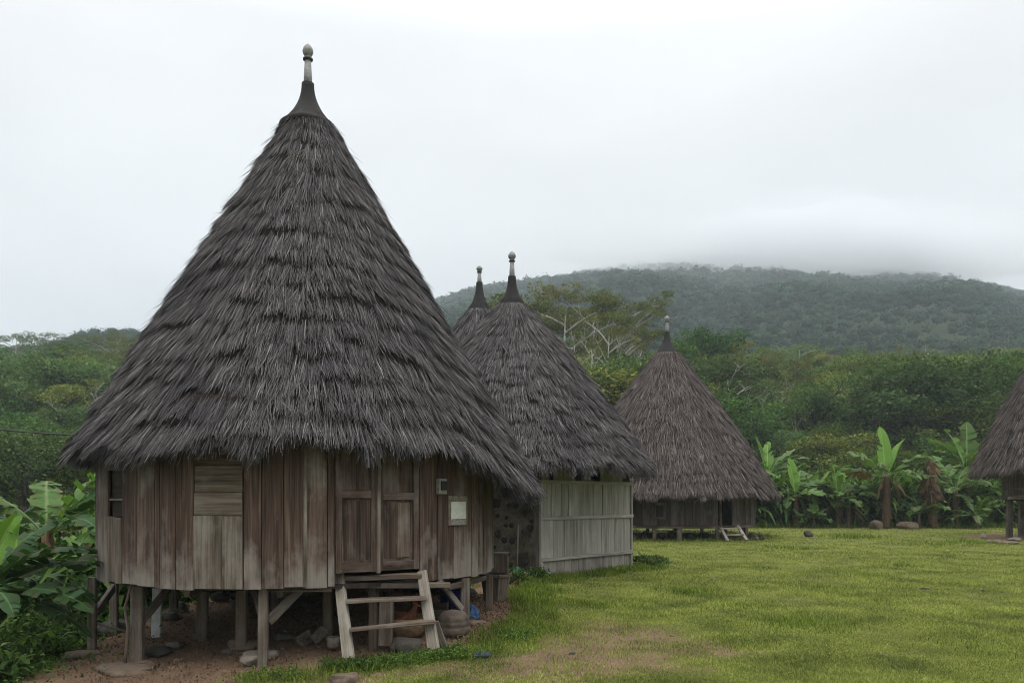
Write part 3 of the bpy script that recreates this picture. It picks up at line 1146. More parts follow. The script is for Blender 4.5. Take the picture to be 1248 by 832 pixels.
# ------------------------------------------------------------------ ladder
LD = empty('step_ladder', P(470, 790, 8.2), 'short wooden ladder with wide worn treads leading up to the double door', 'ladder')
for (a, b_) in (((413, 699, 8.42), (425, 803, 8.08)), ((514, 696, 8.58), (529, 793, 8.22))):
    r = MB()
    r.bar(P(*a), P(*b_), .105, .055, side=(1, -.35, 0), wob=.002, w1=.125)
    r.build('side_rail', M['step_wood'], LD)
for (a, b_, w, h) in (((417, 704, 8.47), (514, 701, 8.6), .16, .055), ((422, 732.5, 8.25), (519, 728, 8.42), .17, .035), ((426, 767, 8.13), (531, 757, 8.28), .13, .030)):
    t = MB()
    pa, pb = P(*a), P(*b_)
    t.bar(pa, pb, w, h, side=(pa - pb).cross(Vector((0, 0, 1))), wob=.004)
    t.build('tread', M['brown_post'] if w > .12 else M['step_wood'], LD)
t = MB()
t.bar(P(529, 758, 8.35), P(541, 792, 8.4), .10, .04, side=(1, 0, 0)); t.build('prop', M['grey_wood'], LD)

# ------------------------------------------------------------------ meter, notice, cable
def wall_box(name, px0, px1, py0, py1, depth, mat, parent=None, n=.03, label=None, cat=None):
    a = circ_phi((px0 + px1) / 2)
    da = (px1 - px0) / FPX * 9.0 / R1 * .6
    fr = WallFrame(C1, R1, circ_phi(px0), circ_phi(px1))
    b = MB()
    fr.hplank(b, 0, fr.w, zpix(py1, fr.Y), zpix(py0, fr.Y), n, depth)
    o = b.build(name, mat, parent)
    if label: tag(o, label, cat)
    return o, fr


M['meter'] = plain('meter_case', (.22, .22, .19), .5, .2, 30, 0)
M['glass_dark'] = plain('meter_glass', (.012, .012, .014), .5, .2, 10, 0, .3)
M['paper'] = plain('notice_paper', (.50, .51, .46), .7, .08, 18, .05, c2=(.42, .43, .39))
M['card'] = plain('backing_card', (.20, .165, .13), .8, .3, 14, .1)
M['strip'] = plain('faded_strip', (.25, .235, .21), .8, .3, 40, 0)
mt, _f = wall_box('electric_meter', 530, 539.5, 583, 602, .05, M['meter'], None, .045, 'small pale electricity meter box fixed high on the wall beside the doors', 'meter')
wall_box('meter_window', 531.8, 538, 586, 597, .012, M['glass_dark'], mt, .082)
nb_, _f = wall_box('notice_board', 544, 566, 604, 640, .02, M['card'], None, .032, 'framed notice with blank white sheet nailed to the brown wall', 'notice')
wall_box('notice_sheet', 546, 563.5, 611, 632, .006, M['paper'], nb_, .046)
wall_box('notice_strip', 546, 563.5, 633, 639, .006, M['strip'], nb_, .046)
cb = MB()
pts = []
A, B = P(-160, 498, 9.4), P(97, 530, 9.35)
for i in range(14):
    t = i / 13
    p = A.lerp(B, t); p.z -= .22 * t * (1 - t)
    pts.append(p)
cb.tube(pts, .011, 6)
tag(cb.build('power_cable', M['finial_dark'], None, True), 'dark cable strung from the left to the eave of the largest roof', 'cable')

# ------------------------------------------------------------------ house 2 (whitewashed front)
C2 = Vector((0.0, 17.3, 0))
H2 = empty('round_house', (C2.x, C2.y, 0), 'grey thatched house with a whitewashed plank front and stone side wall', 'house', 'round thatched houses of the village')
P0 = Vector((.57, 15.5, 0)); P1 = Vector((2.66, 17.92, 0))
tdir = (P1 - P0).normalized(); ndir = Vector((tdir.y, -tdir.x, 0)); ldir = -ndir
Lw = (P1 - P0).length


class Flat:
    def __init__(s, p, t, n, w):
        s.p0, s.t, s.n, s.w = p, t, n, w
        s.Y = p.y
    at = WallFrame.at; vplank = WallFrame.vplank; hplank = WallFrame.hplank


ff = Flat(P0, tdir, ndir, Lw)
G2 = .0
wp = MB()
xs = [0, .30, .62, .86, 1.22, 1.46, 1.75, 2.08, 2.40, 2.72, Lw]
for k, (a, b_) in enumerate(zip(xs[:-1], xs[1:])):
    o1, o2 = random.uniform(-.006, .006), random.uniform(-.006, .006)
    ff.vplank(wp, a + .006, b_ - .006, 1.225, 1.93, o1, .025)
xs2 = [0, .38, .72, 1.05, 1.45, 1.66, 2.05, 2.25, 2.56, Lw]
for k, (a, b_) in enumerate(zip(xs2[:-1], xs2[1:])):
    ff.vplank(wp, a + .006, b_ - .006, .40, 1.215, random.uniform(-.006, .006), .025)
wp.build('wall', M['white_plank'], H2)
rl = MB()
for z in (1.945, 1.225, .42):
    ff.hplank(rl, -.04, Lw + .05, z - .035, z + .035, .035, .04)
rl.bar(ff.at(-.02, .012, .0), ff.at(-.02, .012, 1.91), .07, .06, side=tdir)
rl.bar(ff.at(Lw + .015, .012, .0), ff.at(Lw + .015, .012, 1.91), .06, .06, side=tdir)
rl.build('wall_rail', M['white_plank'], H2)
pl = MB()
xs3 = np.linspace(0, Lw, 14)
for a, b_ in zip(xs3[:-1], xs3[1:]):
    ff.vplank(pl, a + .004, b_ - .004, -.12, .385 + random.uniform(-.01, .01), -.012 + random.uniform(-.004, .004), .025)
pl.build('plinth', M['plinth_plank'], H2)
for a, b_ in ((.02, .28), (.42, .75), (.76, 1.14), (1.40, 1.70), (2.05, 2.35), (2.36, 2.9)):
    up = MB(); ff.vplank(up, a, b_, 1.985, 2.55, -.03, .03); up.build('upper_board', M['plinth_plank'], H2)
# body behind the front: other three walls
bd = MB()
back = P0 + ldir * 3.2
for (p, t, n, w) in ((P1, ldir, tdir, 3.2), (back, tdir, ldir, Lw)):
    q = Flat(p, t, n, w)
    for a, b_ in zip(np.linspace(0, w, 15)[:-1], np.linspace(0, w, 15)[1:]):
        q.vplank(bd, a + .002, b_ - .002, -.1, 2.5, -.02 + random.uniform(-.004, .004), .025)
bd.build('rear_wall', M['plinth_plank'], H2)
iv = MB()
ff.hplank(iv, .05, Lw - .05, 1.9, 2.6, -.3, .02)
iv.build('interior_shade_sheet', M['void'], H2)  # black sheet behind the eave gap, painted as the unlit inside


def stonewallmat(name, mortar, stone, scale=7.0):
    m, nt, b = new_mat(name)
    tc = nt.nodes.new("ShaderNodeTexCoord")
    n = noise(nt, tc.outputs['Object'], 14, 6, .65)
    n2 = noise(nt, tc.outputs['Object'], 2.0, 4, .6)
    col = rampn(nt, [(.3, tuple(x * .6 for x in mortar)), (.7, tuple(x * 1.2 for x in mortar))], n).outputs[0]
    col = mixc(nt, rampn(nt, [(.46, (0, 0, 0)), (.62, (1, 1, 1))], n2).outputs[0], col, stone)
    nt.links.new(col, b.inputs['Base Color'])
    b.inputs['Roughness'].default_value = .95
    bump(nt, b, n, .8, .03)
    return m


M['mortar'] = stonewallmat('soot_stained_mortar', (.20, .165, .125), (.060, .046, .036))
sw_ = MB()
fs_ = Flat(P0, ldir, -tdir, 3.2)
mid_z = .95
sw_.bar(fs_.at(.02, -.10, -.15), fs_.at(.02, -.10, 2.2), .001, .18)
sw2 = MB()
sw2.bar(fs_.at(.06, -.10, mid_z), fs_.at(3.15, -.10, mid_z), 2.5, .16, side=(0, 0, 1))
# stones set in the mortar face (one mesh: masonry pattern of the wall)
rg = np.random.default_rng(5)
SV, SF = [], []
cnt = 0
placed = []
for _ in range(2500):
    x, z = rg.uniform(.22, 3.1), rg.uniform(-.05, 2.05)
    if x < .42 and z > 1.4 or rg.uniform() < .3 * (z > 1.2): continue
    r = rg.uniform(.04, .12)
    if any((x - a) ** 2 + (z - b_) ** 2 < (r + c_ + .015) ** 2 for a, b_, c_ in placed): continue
    placed.append((x, z, r))
    me = rock_mesh(float(rg.uniform(0, 90)), r * rg.uniform(.9, 1.25), .045, r * rg.uniform(.8, 1.1), .3, 2)
    co = np.array([v.co[:] for v in me.vertices])
    sw2.mi = 1
    sw2.add([fs_.at(x + v[0], -.02 + v[1], z + v[2]) for v in co], [tuple(p.vertices) for p in me.polygons], [tuple(v) for v in co])
    bpy.data.meshes.remove(me)
    if len(placed) > 95: break
sw2.build('stone_wall', [M['mortar'], M['rock_dark']], H2)

cp = MB()
cp.bar(fs_.at(.10, .012, -.1), fs_.at(.10, .012, 2.1), .16, .03, side=ldir)
cp.build('corner_board', M['grey_wood'], H2)

roof2 = thatch_roof(H2, (C2.x, C2.y), 3.0, 2.20, .33, 5.75, 18, 85, .0100, .34, M['thatch'], 23, bulge=.12, eave_jit=.12, lift=.10, layers=2.4)
spire(roof2, (C2.x, C2.y), 5.75, .31, 6.43, .085, 6.98, .085, 2)

# ------------------------------------------------------------------ house 2b (behind)
C4 = Vector((-1.03, 25.2, 0)); g4 = tz(C4.x, C4.y)
H4 = empty('round_house', (C4.x, C4.y, g4), 'thatched house mostly hidden behind its neighbours, only its spire and upper roof showing', 'house', 'round thatched houses of the village')


def simple_wall(root, c, r, z0, z1, n, mat, skip=()):
    b = MB()
    for k in range(n):
        if k in skip: continue
        fr = WallFrame(c, r, 2 * math.pi * k / n, 2 * math.pi * (k + 1) / n)
        fr.vplank(b, .003, fr.w - .003, z0 + random.uniform(-.01, .01), z1, random.uniform(-.01, .01), .03)
    return b.build('wall', mat, root)


simple_wall(H4, C4, 3.0, .5, 3.2, 70, M['house_wood'])
roof4 = thatch_roof(H4, (C4.x, C4.y), 3.85, 2.2, .42, 7.5, 17, 46, .0155, .48, M['thatch'], 31, bulge=.14, eave_jit=.12, lift=.11, layers=2.0)
spire(roof4, (C4.x, C4.y), 7.5, .40, 8.45, .10, 8.98, .10, 3)
for k in range(10):
    a = k * math.pi / 5
    b = MB(); x, y = C4.x + 2.9 * math.cos(a), C4.y + 2.9 * math.sin(a)
    b.bar((x, y, tz(x, y) - .05), (x, y, .55), .14, .14); b.build('post', M['brown_post'], H4)

# ------------------------------------------------------------------ house 3 (across the lawn)
g3 = tz(C3.x, C3.y)
H3 = empty('round_house', (C3.x, C3.y, g3), 'low brown thatched house across the lawn with an open dark doorway', 'house', 'round thatched houses of the village')
R3 = 3.32; F3 = .66
NP3 = 84


def phi3(px): return circ_phi(px, C3, R3)


da0, da1 = phi3(878), phi3(892)
wa0, wa1 = phi3(796), phi3(812)
b = MB(); bh3 = MB()
for k in range(NP3):
    t0, t1 = 2 * math.pi * k / NP3, 2 * math.pi * (k + 1) / NP3
    tm = (t0 + t1) / 2
    ang = lambda a: (a + 2 * math.pi) % (2 * math.pi)
    if ang(da0) - .005 < tm < ang(da1) + .005: continue
    fr = WallFrame(C3, R3, t0, t1)
    fr.vplank(b, .004, fr.w - .004, F3 + random.uniform(-.012, .012), 2.3, random.uniform(-.012, .012), .03)
b.build('wall', M['house_wood'], H3)
fr = WallFrame(C3, R3, wa0, wa1)
b = MB()
z0, z1 = zpix(633, fr.Y), zpix(612, fr.Y)
for (x0, x1, a, c_) in ((0, .09, z0, z1), (fr.w - .09, fr.w, z0, z1)):
    fr.vplank(b, x0, x1, a, c_, .05, .04)
fr.hplank(b, .09, fr.w - .09, z0, z0 + .1, .05, .04); fr.hplank(b, .09, fr.w - .09, z1 - .1, z1, .05, .04)
wo = b.build('window', M['house_wood'], H3)
b = MB(); fr.vplank(b, .095, fr.w - .095, z0 + .105, z1 - .105, .03, .02); b.build('shutter_panel', M['dark_wood'], wo)
fr = WallFrame(C3, R3, da0, da1)
b = MB()
fr.vplank(b, -.06, .02, F3, 2.2, .03, .05); fr.vplank(b, fr.w - .02, fr.w + .06, F3, 2.2, .03, .05); fr.hplank(b, -.06, fr.w + .06, F3 - .07, F3, .05, .07)
b.build('door_frame', M['house_wood'], H3)
b = MB(); b.lathe((C3.x, C3.y, 0), [(.01, F3 - .08), (R3 - .03, F3 - .08), (R3 - .03, F3 - .02), (.01, F3 - .02)], 60); b.build('floor_deck', M['dark_wood'], H3)
b = MB()
for k in range(24):
    fr = WallFrame(C3, R3 + .02, 2 * math.pi * k / 24, 2 * math.pi * (k + 1) / 24)
    fr.hplank(b, 0, fr.w, F3 - .10, F3 - .015, .0, .05)
b.build('sill_beam', M['brown_post'], H3)
for px in (762, 797, 828, 876, 912):
    a = phi3(px)
    x, y = C3.x + (R3 - .08) * math.cos(a), C3.y + (R3 - .08) * math.sin(a)
    b = MB(); b.bar((x, y, tz(x, y) - .1), (x, y, F3 - .07), .13 if px != 828 else .17, .13); b.build('post', M['grey_wood'], H3)
for k in range(9):
    a = R(10 + 21 * k)
    x, y = C3.x + (R3 - .1) * math.cos(a), C3.y + (R3 - .1) * math.sin(a)
    b = MB(); b.bar((x, y, tz(x, y) - .1), (x, y, F3 - .07), .13, .13); b.build('post', M['brown_post'], H3)
roof3 = thatch_roof(H3, (C3.x, C3.y), 4.18, 1.72, .50, 7.3, 23, 48, .0165, .42, M['thatch_brown'], 47, bulge=.16, eave_jit=.16, lift=.075, layers=2.2)
spire(roof3, (C3.x, C3.y), 7.22, .56, 8.22, .10, 8.85, .10, 4)
LD3 = empty('step_ladder', P(893, 655, 28.1), 'small pale ladder at the open doorway of the low brown house', 'ladder')
for a, b_ in (((877, 640, 28.5), (887, 659, 27.8)), ((899, 640, 28.6), (910, 658, 27.9))):
    r = MB(); r.bar(P(*a), P(*b_), .11, .06, side=(1, 0, 0)); r.build('side_rail', M['step_wood'], LD3)
for a, b_ in (((882, 652, 28.1), (906, 651, 28.15)), ((879, 644, 28.35), (901, 643, 28.4))):
    r = MB(); r.bar(P(*a), P(*b_), .16, .05, side=(0, 1, 0)); r.build('tread', M['step_wood'], LD3)

# ------------------------------------------------------------------ house 5 (right edge)
C5 = Vector((20.7, 29.5, 0)); g5 = tz(C5.x, C5.y)
H5 = empty('round_house', (C5.x, C5.y, g5), 'thatched house on tall stilts at the right edge of the photo', 'house', 'round thatched houses of the village')
simple_wall(H5, C5, 2.15, 1.72, 3.3, 44, M['brown_post'])
b = MB()
for k in range(20):
    fr = WallFrame(C5, 2.2, 2 * math.pi * k / 20, 2 * math.pi * (k + 1) / 20)
    fr.hplank(b, 0, fr.w, 1.60, 1.74, .03, .08)
    fr.hplank(b, 0, fr.w, 1.95, 2.02, .0, .05)
b.bar((C5.x - 2.9, C5.y - .9, 1.64), (C5.x + 2.5, C5.y - .9, 1.64), .1, .1, side=(0, 0, 1))
b.build('sill_beam', M['grey_wood'], H5)
b = MB(); b.lathe((C5.x, C5.y, 0), [(.01, 1.55), (2.1, 1.55), (2.1, 1.62), (.01, 1.62)], 40); b.build('floor_deck', M['dark_wood'], H5)
for k in range(8):
    a = R(200 + 45 * k)
    x, y = C5.x + 1.95 * math.cos(a), C5.y + 1.95 * math.sin(a)
    b = MB(); b.bar((x, y, tz(x, y) - .1), (x, y, 1.58), .2, .2, wob=.01); b.build('post', M['grey_wood'], H5)
roof5 = thatch_roof(H5, (C5.x, C5.y), 3.25, 2.55, .4, 8.4, 21, 48, .0165, .42, M['thatch_brown'], 53, bulge=.14, eave_jit=.16, lift=.08, layers=2.2)
spire(roof5, (C5.x, C5.y), 8.35, .40, 9.2, .09, 9.8, .08, 6)
#PART2
# ================================================================== vegetation builders
def unit(v):
    return v / np.maximum(np.linalg.norm(v, axis=-1, keepdims=True), 1e-9)


def leaf_quads(rg, C, size, aspect=.55, up=.35, outv=None, outw=.5):
    """one folded rhombus per centre"""
    n = len(C)
    d = rg.normal(0, 1, (n, 3))
    if outv is not None: d = d * (1 - outw) + outv * outw * 1.6
    d[:, 2] -= .25
    d = unit(d)
    nn = rg.normal(0, 1, (n, 3)) * (1 - up) * .8 + np.array([0, 0, 1.0]) * up * 2
    if outv is not None: nn = nn + outv * .9
    s = unit(np.cross(d, nn))
    nn = unit(np.cross(s, d))
    L = (size * rg.uniform(.65, 1.35, n))[:, None]
    w = L * aspect
    a = C - d * L * .5
    e = C + d * L * .5
    l = C - s * w * .5 + nn * L * .10
    r = C + s * w * .5 + nn * L * .10
    return np.stack([a, r, e, l], 1).reshape(-1, 3)


def tree_proto(kind, seed):
    """crown + trunk meshes with the base at the origin; returns (crown_me, trunk_me, bark)"""
    rg = np.random.default_rng(seed)
    random.seed(seed)
    tb = MB()
    cfg = {
        'broad': dict(H=12, fork=.42, limbs=7, spread=5.2, up=.75, clumps=8, rc=1.05, nl=150, ls=.22, bark='bark_pale', leaf='leaf_yellow', flat=.40, r=.20),
        'dense': dict(H=10, fork=.18, limbs=9, spread=3.6, up=.9, clumps=6, rc=1.2, nl=125, ls=.26, bark='bark', leaf='leaf_dark', flat=.8, r=.22),
        'round': dict(H=9, fork=.18, limbs=9, spread=3.9, up=.6, clumps=6, rc=1.15, nl=115, ls=.25, bark='bark', leaf='leaf_mid', flat=.7, r=.20),
        'mid': dict(H=10, fork=.24, limbs=8, spread=3.8, up=.8, clumps=5, rc=1.0, nl=110, ls=.25, bark='bark', leaf='leaf_mid', flat=.6, r=.18),
        'tall': dict(H=13, fork=.45, limbs=6, spread=2.8, up=.7, clumps=5, rc=.95, nl=100, ls=.24, bark='bark_pale', leaf='leaf_mid', flat=.6, r=.17),
        'bushy': dict(H=6, fork=.12, limbs=11, spread=3.2, up=.7, clumps=6, rc=1.0, nl=110, ls=.21, bark='bark', leaf='leaf_yellow', flat=.7, r=.14),
        'thicket': dict(H=6, fork=.10, limbs=11, spread=3.0, up=.8, clumps=6, rc=1.0, nl=120, ls=.21, bark='bark', leaf='leaf_dark', flat=.75, r=.14),
        'copse': dict(H=6, fork=.10, limbs=11, spread=3.0, up=.8, clumps=6, rc=1.0, nl=120, ls=.21, bark='bark', leaf='leaf_mid', flat=.75, r=.14),
        'bare': dict(H=11, fork=.35, limbs=7, spread=3.2, up=.9, clumps=4, rc=.85, nl=26, ls=.18, bark='bark_pale', leaf='leaf_yellow', flat=.6, r=.15),
    }[kind]
    H, fz = cfg['H'], cfg['fork'] * cfg['H']
    lean = rg.uniform(-.06, .06, 2)
    npt = 7
    tr = []
    for i in range(npt):
        t = i / (npt - 1)
        z = t * H * .86
        tr.append(Vector((lean[0] * z + .12 * math.sin(3 * t + seed), lean[1] * z + .12 * math.cos(4 * t + seed), z)))
    tr[0].z = -.6
    tb.tube(tr, [cfg['r'] * (1.25 - 1.15 * i / (npt - 1)) + .02 for i in range(npt)], 7)
    tips = []
    for k in range(cfg['limbs']):
        t0 = cfg['fork'] + (.82 - cfg['fork']) * (k + rg.uniform(0, .8)) / cfg['limbs']
        z0 = t0 * H * .98
        f = min(z0 / (H * .86), 1) * (npt - 1)
        i0 = min(int(f), npt - 2)
        p0 = tr[i0].lerp(tr[i0 + 1], f - i0)
        az = k * 2.4 + rg.uniform(-.5, .5)
        L = cfg['spread'] * rg.uniform(.75, 1.1) * (1 if kind == 'broad' else 1.05 - .55 * max(0, (t0 - cfg['fork'])))
        up = cfg['up'] * rg.uniform(.6, 1.2) * (1.15 - .4 * t0)
        pts = [p0]
        for j in range(1, 5):
            q = j / 4
            rise = L * up * (q * (1.35 - .45 * q))
            if kind == 'broad': rise = min(rise, H * .97 - p0.z)
            pts.append(p0 + Vector((math.cos(az + .25 * q) * L * q, math.sin(az + .25 * q) * L * q, rise)))
        r0 = cfg['r'] * .5
        tb.tube(pts, [r0 * (1 - .8 * j / 4) + .015 for j in range(5)], 5)
        for c in range(cfg['clumps']):
            q = rg.uniform(.45, 1.05)
            j = min(int(q * 4), 3)
            p = pts[j].lerp(pts[j + 1], min(q * 4 - j, 1.2))
            p = p + Vector((rg.normal(0, .75), rg.normal(0, .75), abs(rg.normal(0, .5)) + .1))
            tips.append(p)
            if rg.uniform() < .75:
                a = pts[j]
                m = a.lerp(p, .5) + Vector((0, 0, -.08))
                tb.tube([a, m, p], [.045, .03, .014], 4, cap=False)
    for k in range(4 if kind not in ('bare', 'broad') else 2):
        tips.append(tr[-1] + Vector((rg.normal(0, .6), rg.normal(0, .6), rg.uniform(-.3, .8))))
    Cs, Os = [], []
    for p in tips:
        n = int(cfg['nl'] * rg.uniform(.6, 1.4))
        d = unit(rg.normal(0, 1, (n, 3)))
        rr = rg.uniform(.25, 1, n) ** .5
        sc = cfg['rc'] * rg.uniform(.7, 1.25)
        q = d * rr[:, None] * np.array([sc, sc, sc * cfg['flat']])
        Cs.append(np.array(p) + q); Os.append(d)
    C = np.concatenate(Cs); O = np.concatenate(Os)
    cc = C - np.array([C[:, 0].mean(), C[:, 1].mean(), C[:, 2].mean() - H * .12])
    O = unit(O * .6 + unit(cc) * .8)
    Q = leaf_quads(rg, C, cfg['ls'], .6, .45, O, .45)
    crown = mesh_np('crown', Q, np.arange(len(Q)).reshape(-1, 4), M[cfg['leaf']], link=False)
    me = bpy.data.meshes.new('trunk')
    me.from_pydata(tb.v, [], tb.f)
    me.polygons.foreach_set('use_smooth', np.ones(len(tb.f), dtype=bool))
    me.materials.append(M[cfg['bark']])
    return crown, me, H


def place_tree(proto, name, x, y, h, label, group, rz=None, sq=1.0):
    crown, trunk, H = proto
    s = h / H
    root = empty(name, (x, y, tz(x, y) - .1), label, 'tree', group, random.uniform(0, 6.28) if rz is None else rz)
    root.scale = (s * sq, s * sq, s)
    for nm, me in (('crown', crown), ('trunk', trunk)):
        o = bpy.data.objects.new(nm, me)
        COL.objects.link(o)
        o.parent = root
    return root


PR = {k: [tree_proto(k, 100 + 17 * i + len(k)) for i in range(n)] for k, n in
      (('broad', 2), ('dense', 3), ('round', 3), ('mid', 3), ('tall', 2), ('bushy', 2), ('bare', 2), ('thicket', 2), ('copse', 2))}

random.seed(21)


def tree_px(kind, px, top, Y, label, var=0, sq=1.0, rz=None, group=None, name=None):
    """A tree standing at distance Y whose crown reaches photo row 'top'."""
    x = (px - 624) / FPX * Y
    h = EYE + (608 - top) / FPX * Y - tz(x, Y)
    nm = name or {'broad': 'spreading_tree', 'dense': 'dark_tree', 'round': 'round_tree', 'mid': 'forest_tree', 'tall': 'tall_tree', 'bushy': 'bushy_tree', 'bare': 'sparse_tree', 'thicket': 'dark_tree', 'copse': 'round_tree'}[kind]
    return place_tree(PR[kind][var % len(PR[kind])], nm, x, Y, h, label, group, rz, sq)


GT = 'trees on the hillside'
# trees one can single out
tree_px('broad', 688, 356, 78, 'spreading pale-limbed tree with flat yellow-green crown right of the paired spires', 0, 1.0, .3, GT)
tree_px('broad', 722, 360, 84, 'flat-topped pale-limbed tree between the paired spires and the low brown house', 1, .9, 1.8, GT)
tree_px('broad', 752, 364, 92, 'thin-crowned pale tree just left of the low brown house spire, behind flat-topped trees', 0, .8, 4.0, GT)
tree_px('bare', 741, 385, 74, 'nearly leafless pale-branched tree below the flat-topped trees', 0, .8, .6, GT)
tree_px('bare', 700, 400, 70, 'bare forked white-limbed tree rising beside the second roof', 1, .8, 2.6, GT)
tree_px('bare', 770, 430, 66, 'pale bare tree leaning out left of the low brown house roof', 0, .7, 5.1, GT)
tree_px('dense', 856, 400, 76, 'tall dense dark tree directly right of the low brown house spire', 0, .85, .3, GT)
tree_px('bushy', 728, 458, 58, 'low bushy yellow-green tree in the gap between the second and third roofs', 0, 1.35, .2, GT)
tree_px('bushy', 690, 470, 60, 'yellow-green bush-like tree hugging the slope of the second roof', 1, 1.2, 1.2, GT)
tree_px('copse', 775, 480, 58, 'rounded green tree touching the left slope of the low brown house roof', 0, 1.0, 1.2, GT)
tree_px('thicket', 1143, 500, 60, 'dense dark round tree behind the dried banana plant', 1, 1.5, .3, GT)
tree_px('bushy', 1015, 535, 52, 'broad yellow-green bush behind the banana plants, between house and grove', 1, 1.5, .9, GT)
tree_px('bare', 880, 478, 64, 'thin white-stemmed tree standing beside the right slope of the low brown roof', 1, .5, .9, GT)
tree_px('tall', 18, 400, 168, 'lone tall open-crowned tree on the misty skyline at the far left', 0, 1.1, .9, GT)
tree_px('tall', 57, 399, 172, 'second open-crowned tall tree on the misty left skyline', 1, 1.3, .9, GT)
tree_px('bare', 16, 462, 62, 'pale forked tree on the left slope above the cable', 0, 1.0, .4, GT)
tree_px('bare', 70, 482, 60, 'small white-limbed tree on the left slope near the largest roof', 1, .8, 2.4, GT)
tree_px('broad', 140, 405, 120, 'yellow-green spreading tree touching the left slope of the largest roof', 1, 1.1, .4, GT)
tree_px('dense', 30, 520, 34, 'dark bushy tree on the left slope just under the cable', 2, 1.2, .4, GT)
tree_px('round', 92, 528, 36, 'mid-green rounded tree below the left eave of the largest roof', 1, 1.1, 1.4, GT)
tree_px('dense', -30, 500, 38, 'dark tree at the left edge of the photo below the cable', 1, 1.1, 2.4, GT)

for i, (px, top, Y, sq, v) in enumerate(((668, 372, 88, .9, 1), (782, 408, 96, .9, 0), (905, 425, 88, 1.0, 1), (948, 436, 82, .8, 0), (990, 432, 100, 1.0, 1), (1060, 440, 92, .9, 0), (1180, 436, 96, 1.0, 1), (880, 440, 70, .7, 0))):
    tree_px('broad', px, top, Y, 'feathery flat-crowned tree with pale trunk standing over the lower hillside canopy', v, sq, i * 1.3, 'feathery flat-crowned trees on the hillside')
for i, (px, top, Y, sq, v) in enumerate(((655, 400, 66, .5, 0), (720, 402, 64, .45, 1), (757, 418, 60, .5, 0), (930, 470, 62, .4, 1), (968, 482, 60, .4, 0), (1072, 490, 62, .4, 1), (1105, 462, 70, .45, 0), (1008, 460, 72, .45, 1), (1165, 470, 66, .4, 0), (905, 455, 74, .45, 0), (118, 455, 64, .45, 1), (45, 470, 70, .45, 0))):
    tree_px('bare', px, top, Y, 'thin pale-stemmed tree with scant leaves rising through the hillside bushes', v, sq, i * 1.1 + .4, 'thin pale-stemmed trees on the hillside')
zone_name = lambda px: ('left of the largest house' if px < 170 else 'behind the paired roofs' if px < 760 else 'behind the banana grove' if px < 1130 else 'above the stilted house')
kinds = ['dense', 'round', 'mid', 'tall', 'bushy', 'bare']
adj = {'dense': 'dense dark green', 'round': 'rounded mid green', 'mid': 'uneven mid green', 'tall': 'slender pale-trunked', 'bushy': 'low yellow-green', 'thicket': 'low dense dark green', 'copse': 'low leafy mid green', 'bare': 'thin-leaved pale-branched', 'broad': 'flat-topped spreading'}
cand = []
rg = np.random.default_rng(77)
Y = 50.0
while Y < 178:
    step = 3.0 + .026 * Y
    upx = -90 + rg.uniform(0, 40)
    while upx < 1330:
        cand.append((upx + rg.uniform(-.35, .35) * step / Y * FPX, Y + rg.uniform(-.5, .5) * step))
        upx += (step * 1.12) / Y * FPX * (1.0 if Y < 110 else 1.15)
    Y += step * (1.0 if Y < 90 else 1.35)
nplaced = 0
for px, Y in cand:
    x = (px - 624) / FPX * Y
    # behind the roofs nothing of it shows
    ht = rg.uniform(3.2, 5.6) if Y < 60 else rg.uniform(4.8, 8.2) if Y < 90 else rg.uniform(5.5, 9.2)
    toppx = 608 - (tz(x, Y) + ht - EYE) / Y * FPX
    if 120 < px < 600 and toppx > 150 + abs(px - 375) * 1.42 - 30: continue
    if 590 <= px < 700 and toppx > 380 + abs(px - 622) * 1.2 + 10: continue
    if abs(px - 813) < 110 and toppx > 432 + abs(px - 813) * 1.3 + 12 and Y < 62: continue
    if px > 1235 and toppx > 470: continue
    if Y < 56 and rg.uniform() < .25: continue
    w = rg.uniform()
    if Y < 62: kd = 'bushy' if w < .25 else 'copse' if w < .68 else 'thicket'
    elif Y < 85 and w < .5: kd = 'copse' if w < .3 else 'thicket'
    else: kd = 'dense' if w < .24 else 'round' if w < .46 else 'mid' if w < .70 else 'tall' if w < .79 else 'bushy' if w < .90 else 'bare'
    if px < 180 and kd in ('bushy', 'copse', 'bare'): kd = 'thicket' if w < .6 else 'mid'
    if 650 < px < 800 and Y > 60 and kd == 'tall': kd = 'bare'
    if kd == 'bushy': ht *= .8
    if kd == 'tall': ht *= 1.2
    belt = 'low on the slope' if Y < 70 else 'midway up the slope' if Y < 115 else 'high on the slope'
    nm = {'dense': 'dark_tree', 'round': 'round_tree', 'mid': 'forest_tree', 'tall': 'tall_tree', 'bushy': 'bushy_tree', 'bare': 'sparse_tree', 'thicket': 'dark_tree', 'copse': 'round_tree'}[kd]
    pr = PR[kd]
    if nplaced >= 275: continue
    place_tree(pr[int(rg.integers(len(pr)))], nm, x, Y, ht, f"{adj[kd]} tree {belt}, {zone_name(px)}", f"{adj[kd]} trees {belt}, {zone_name(px)}", None, rg.uniform(.95, 1.35))
    nplaced += 1
print("hillside trees", nplaced)

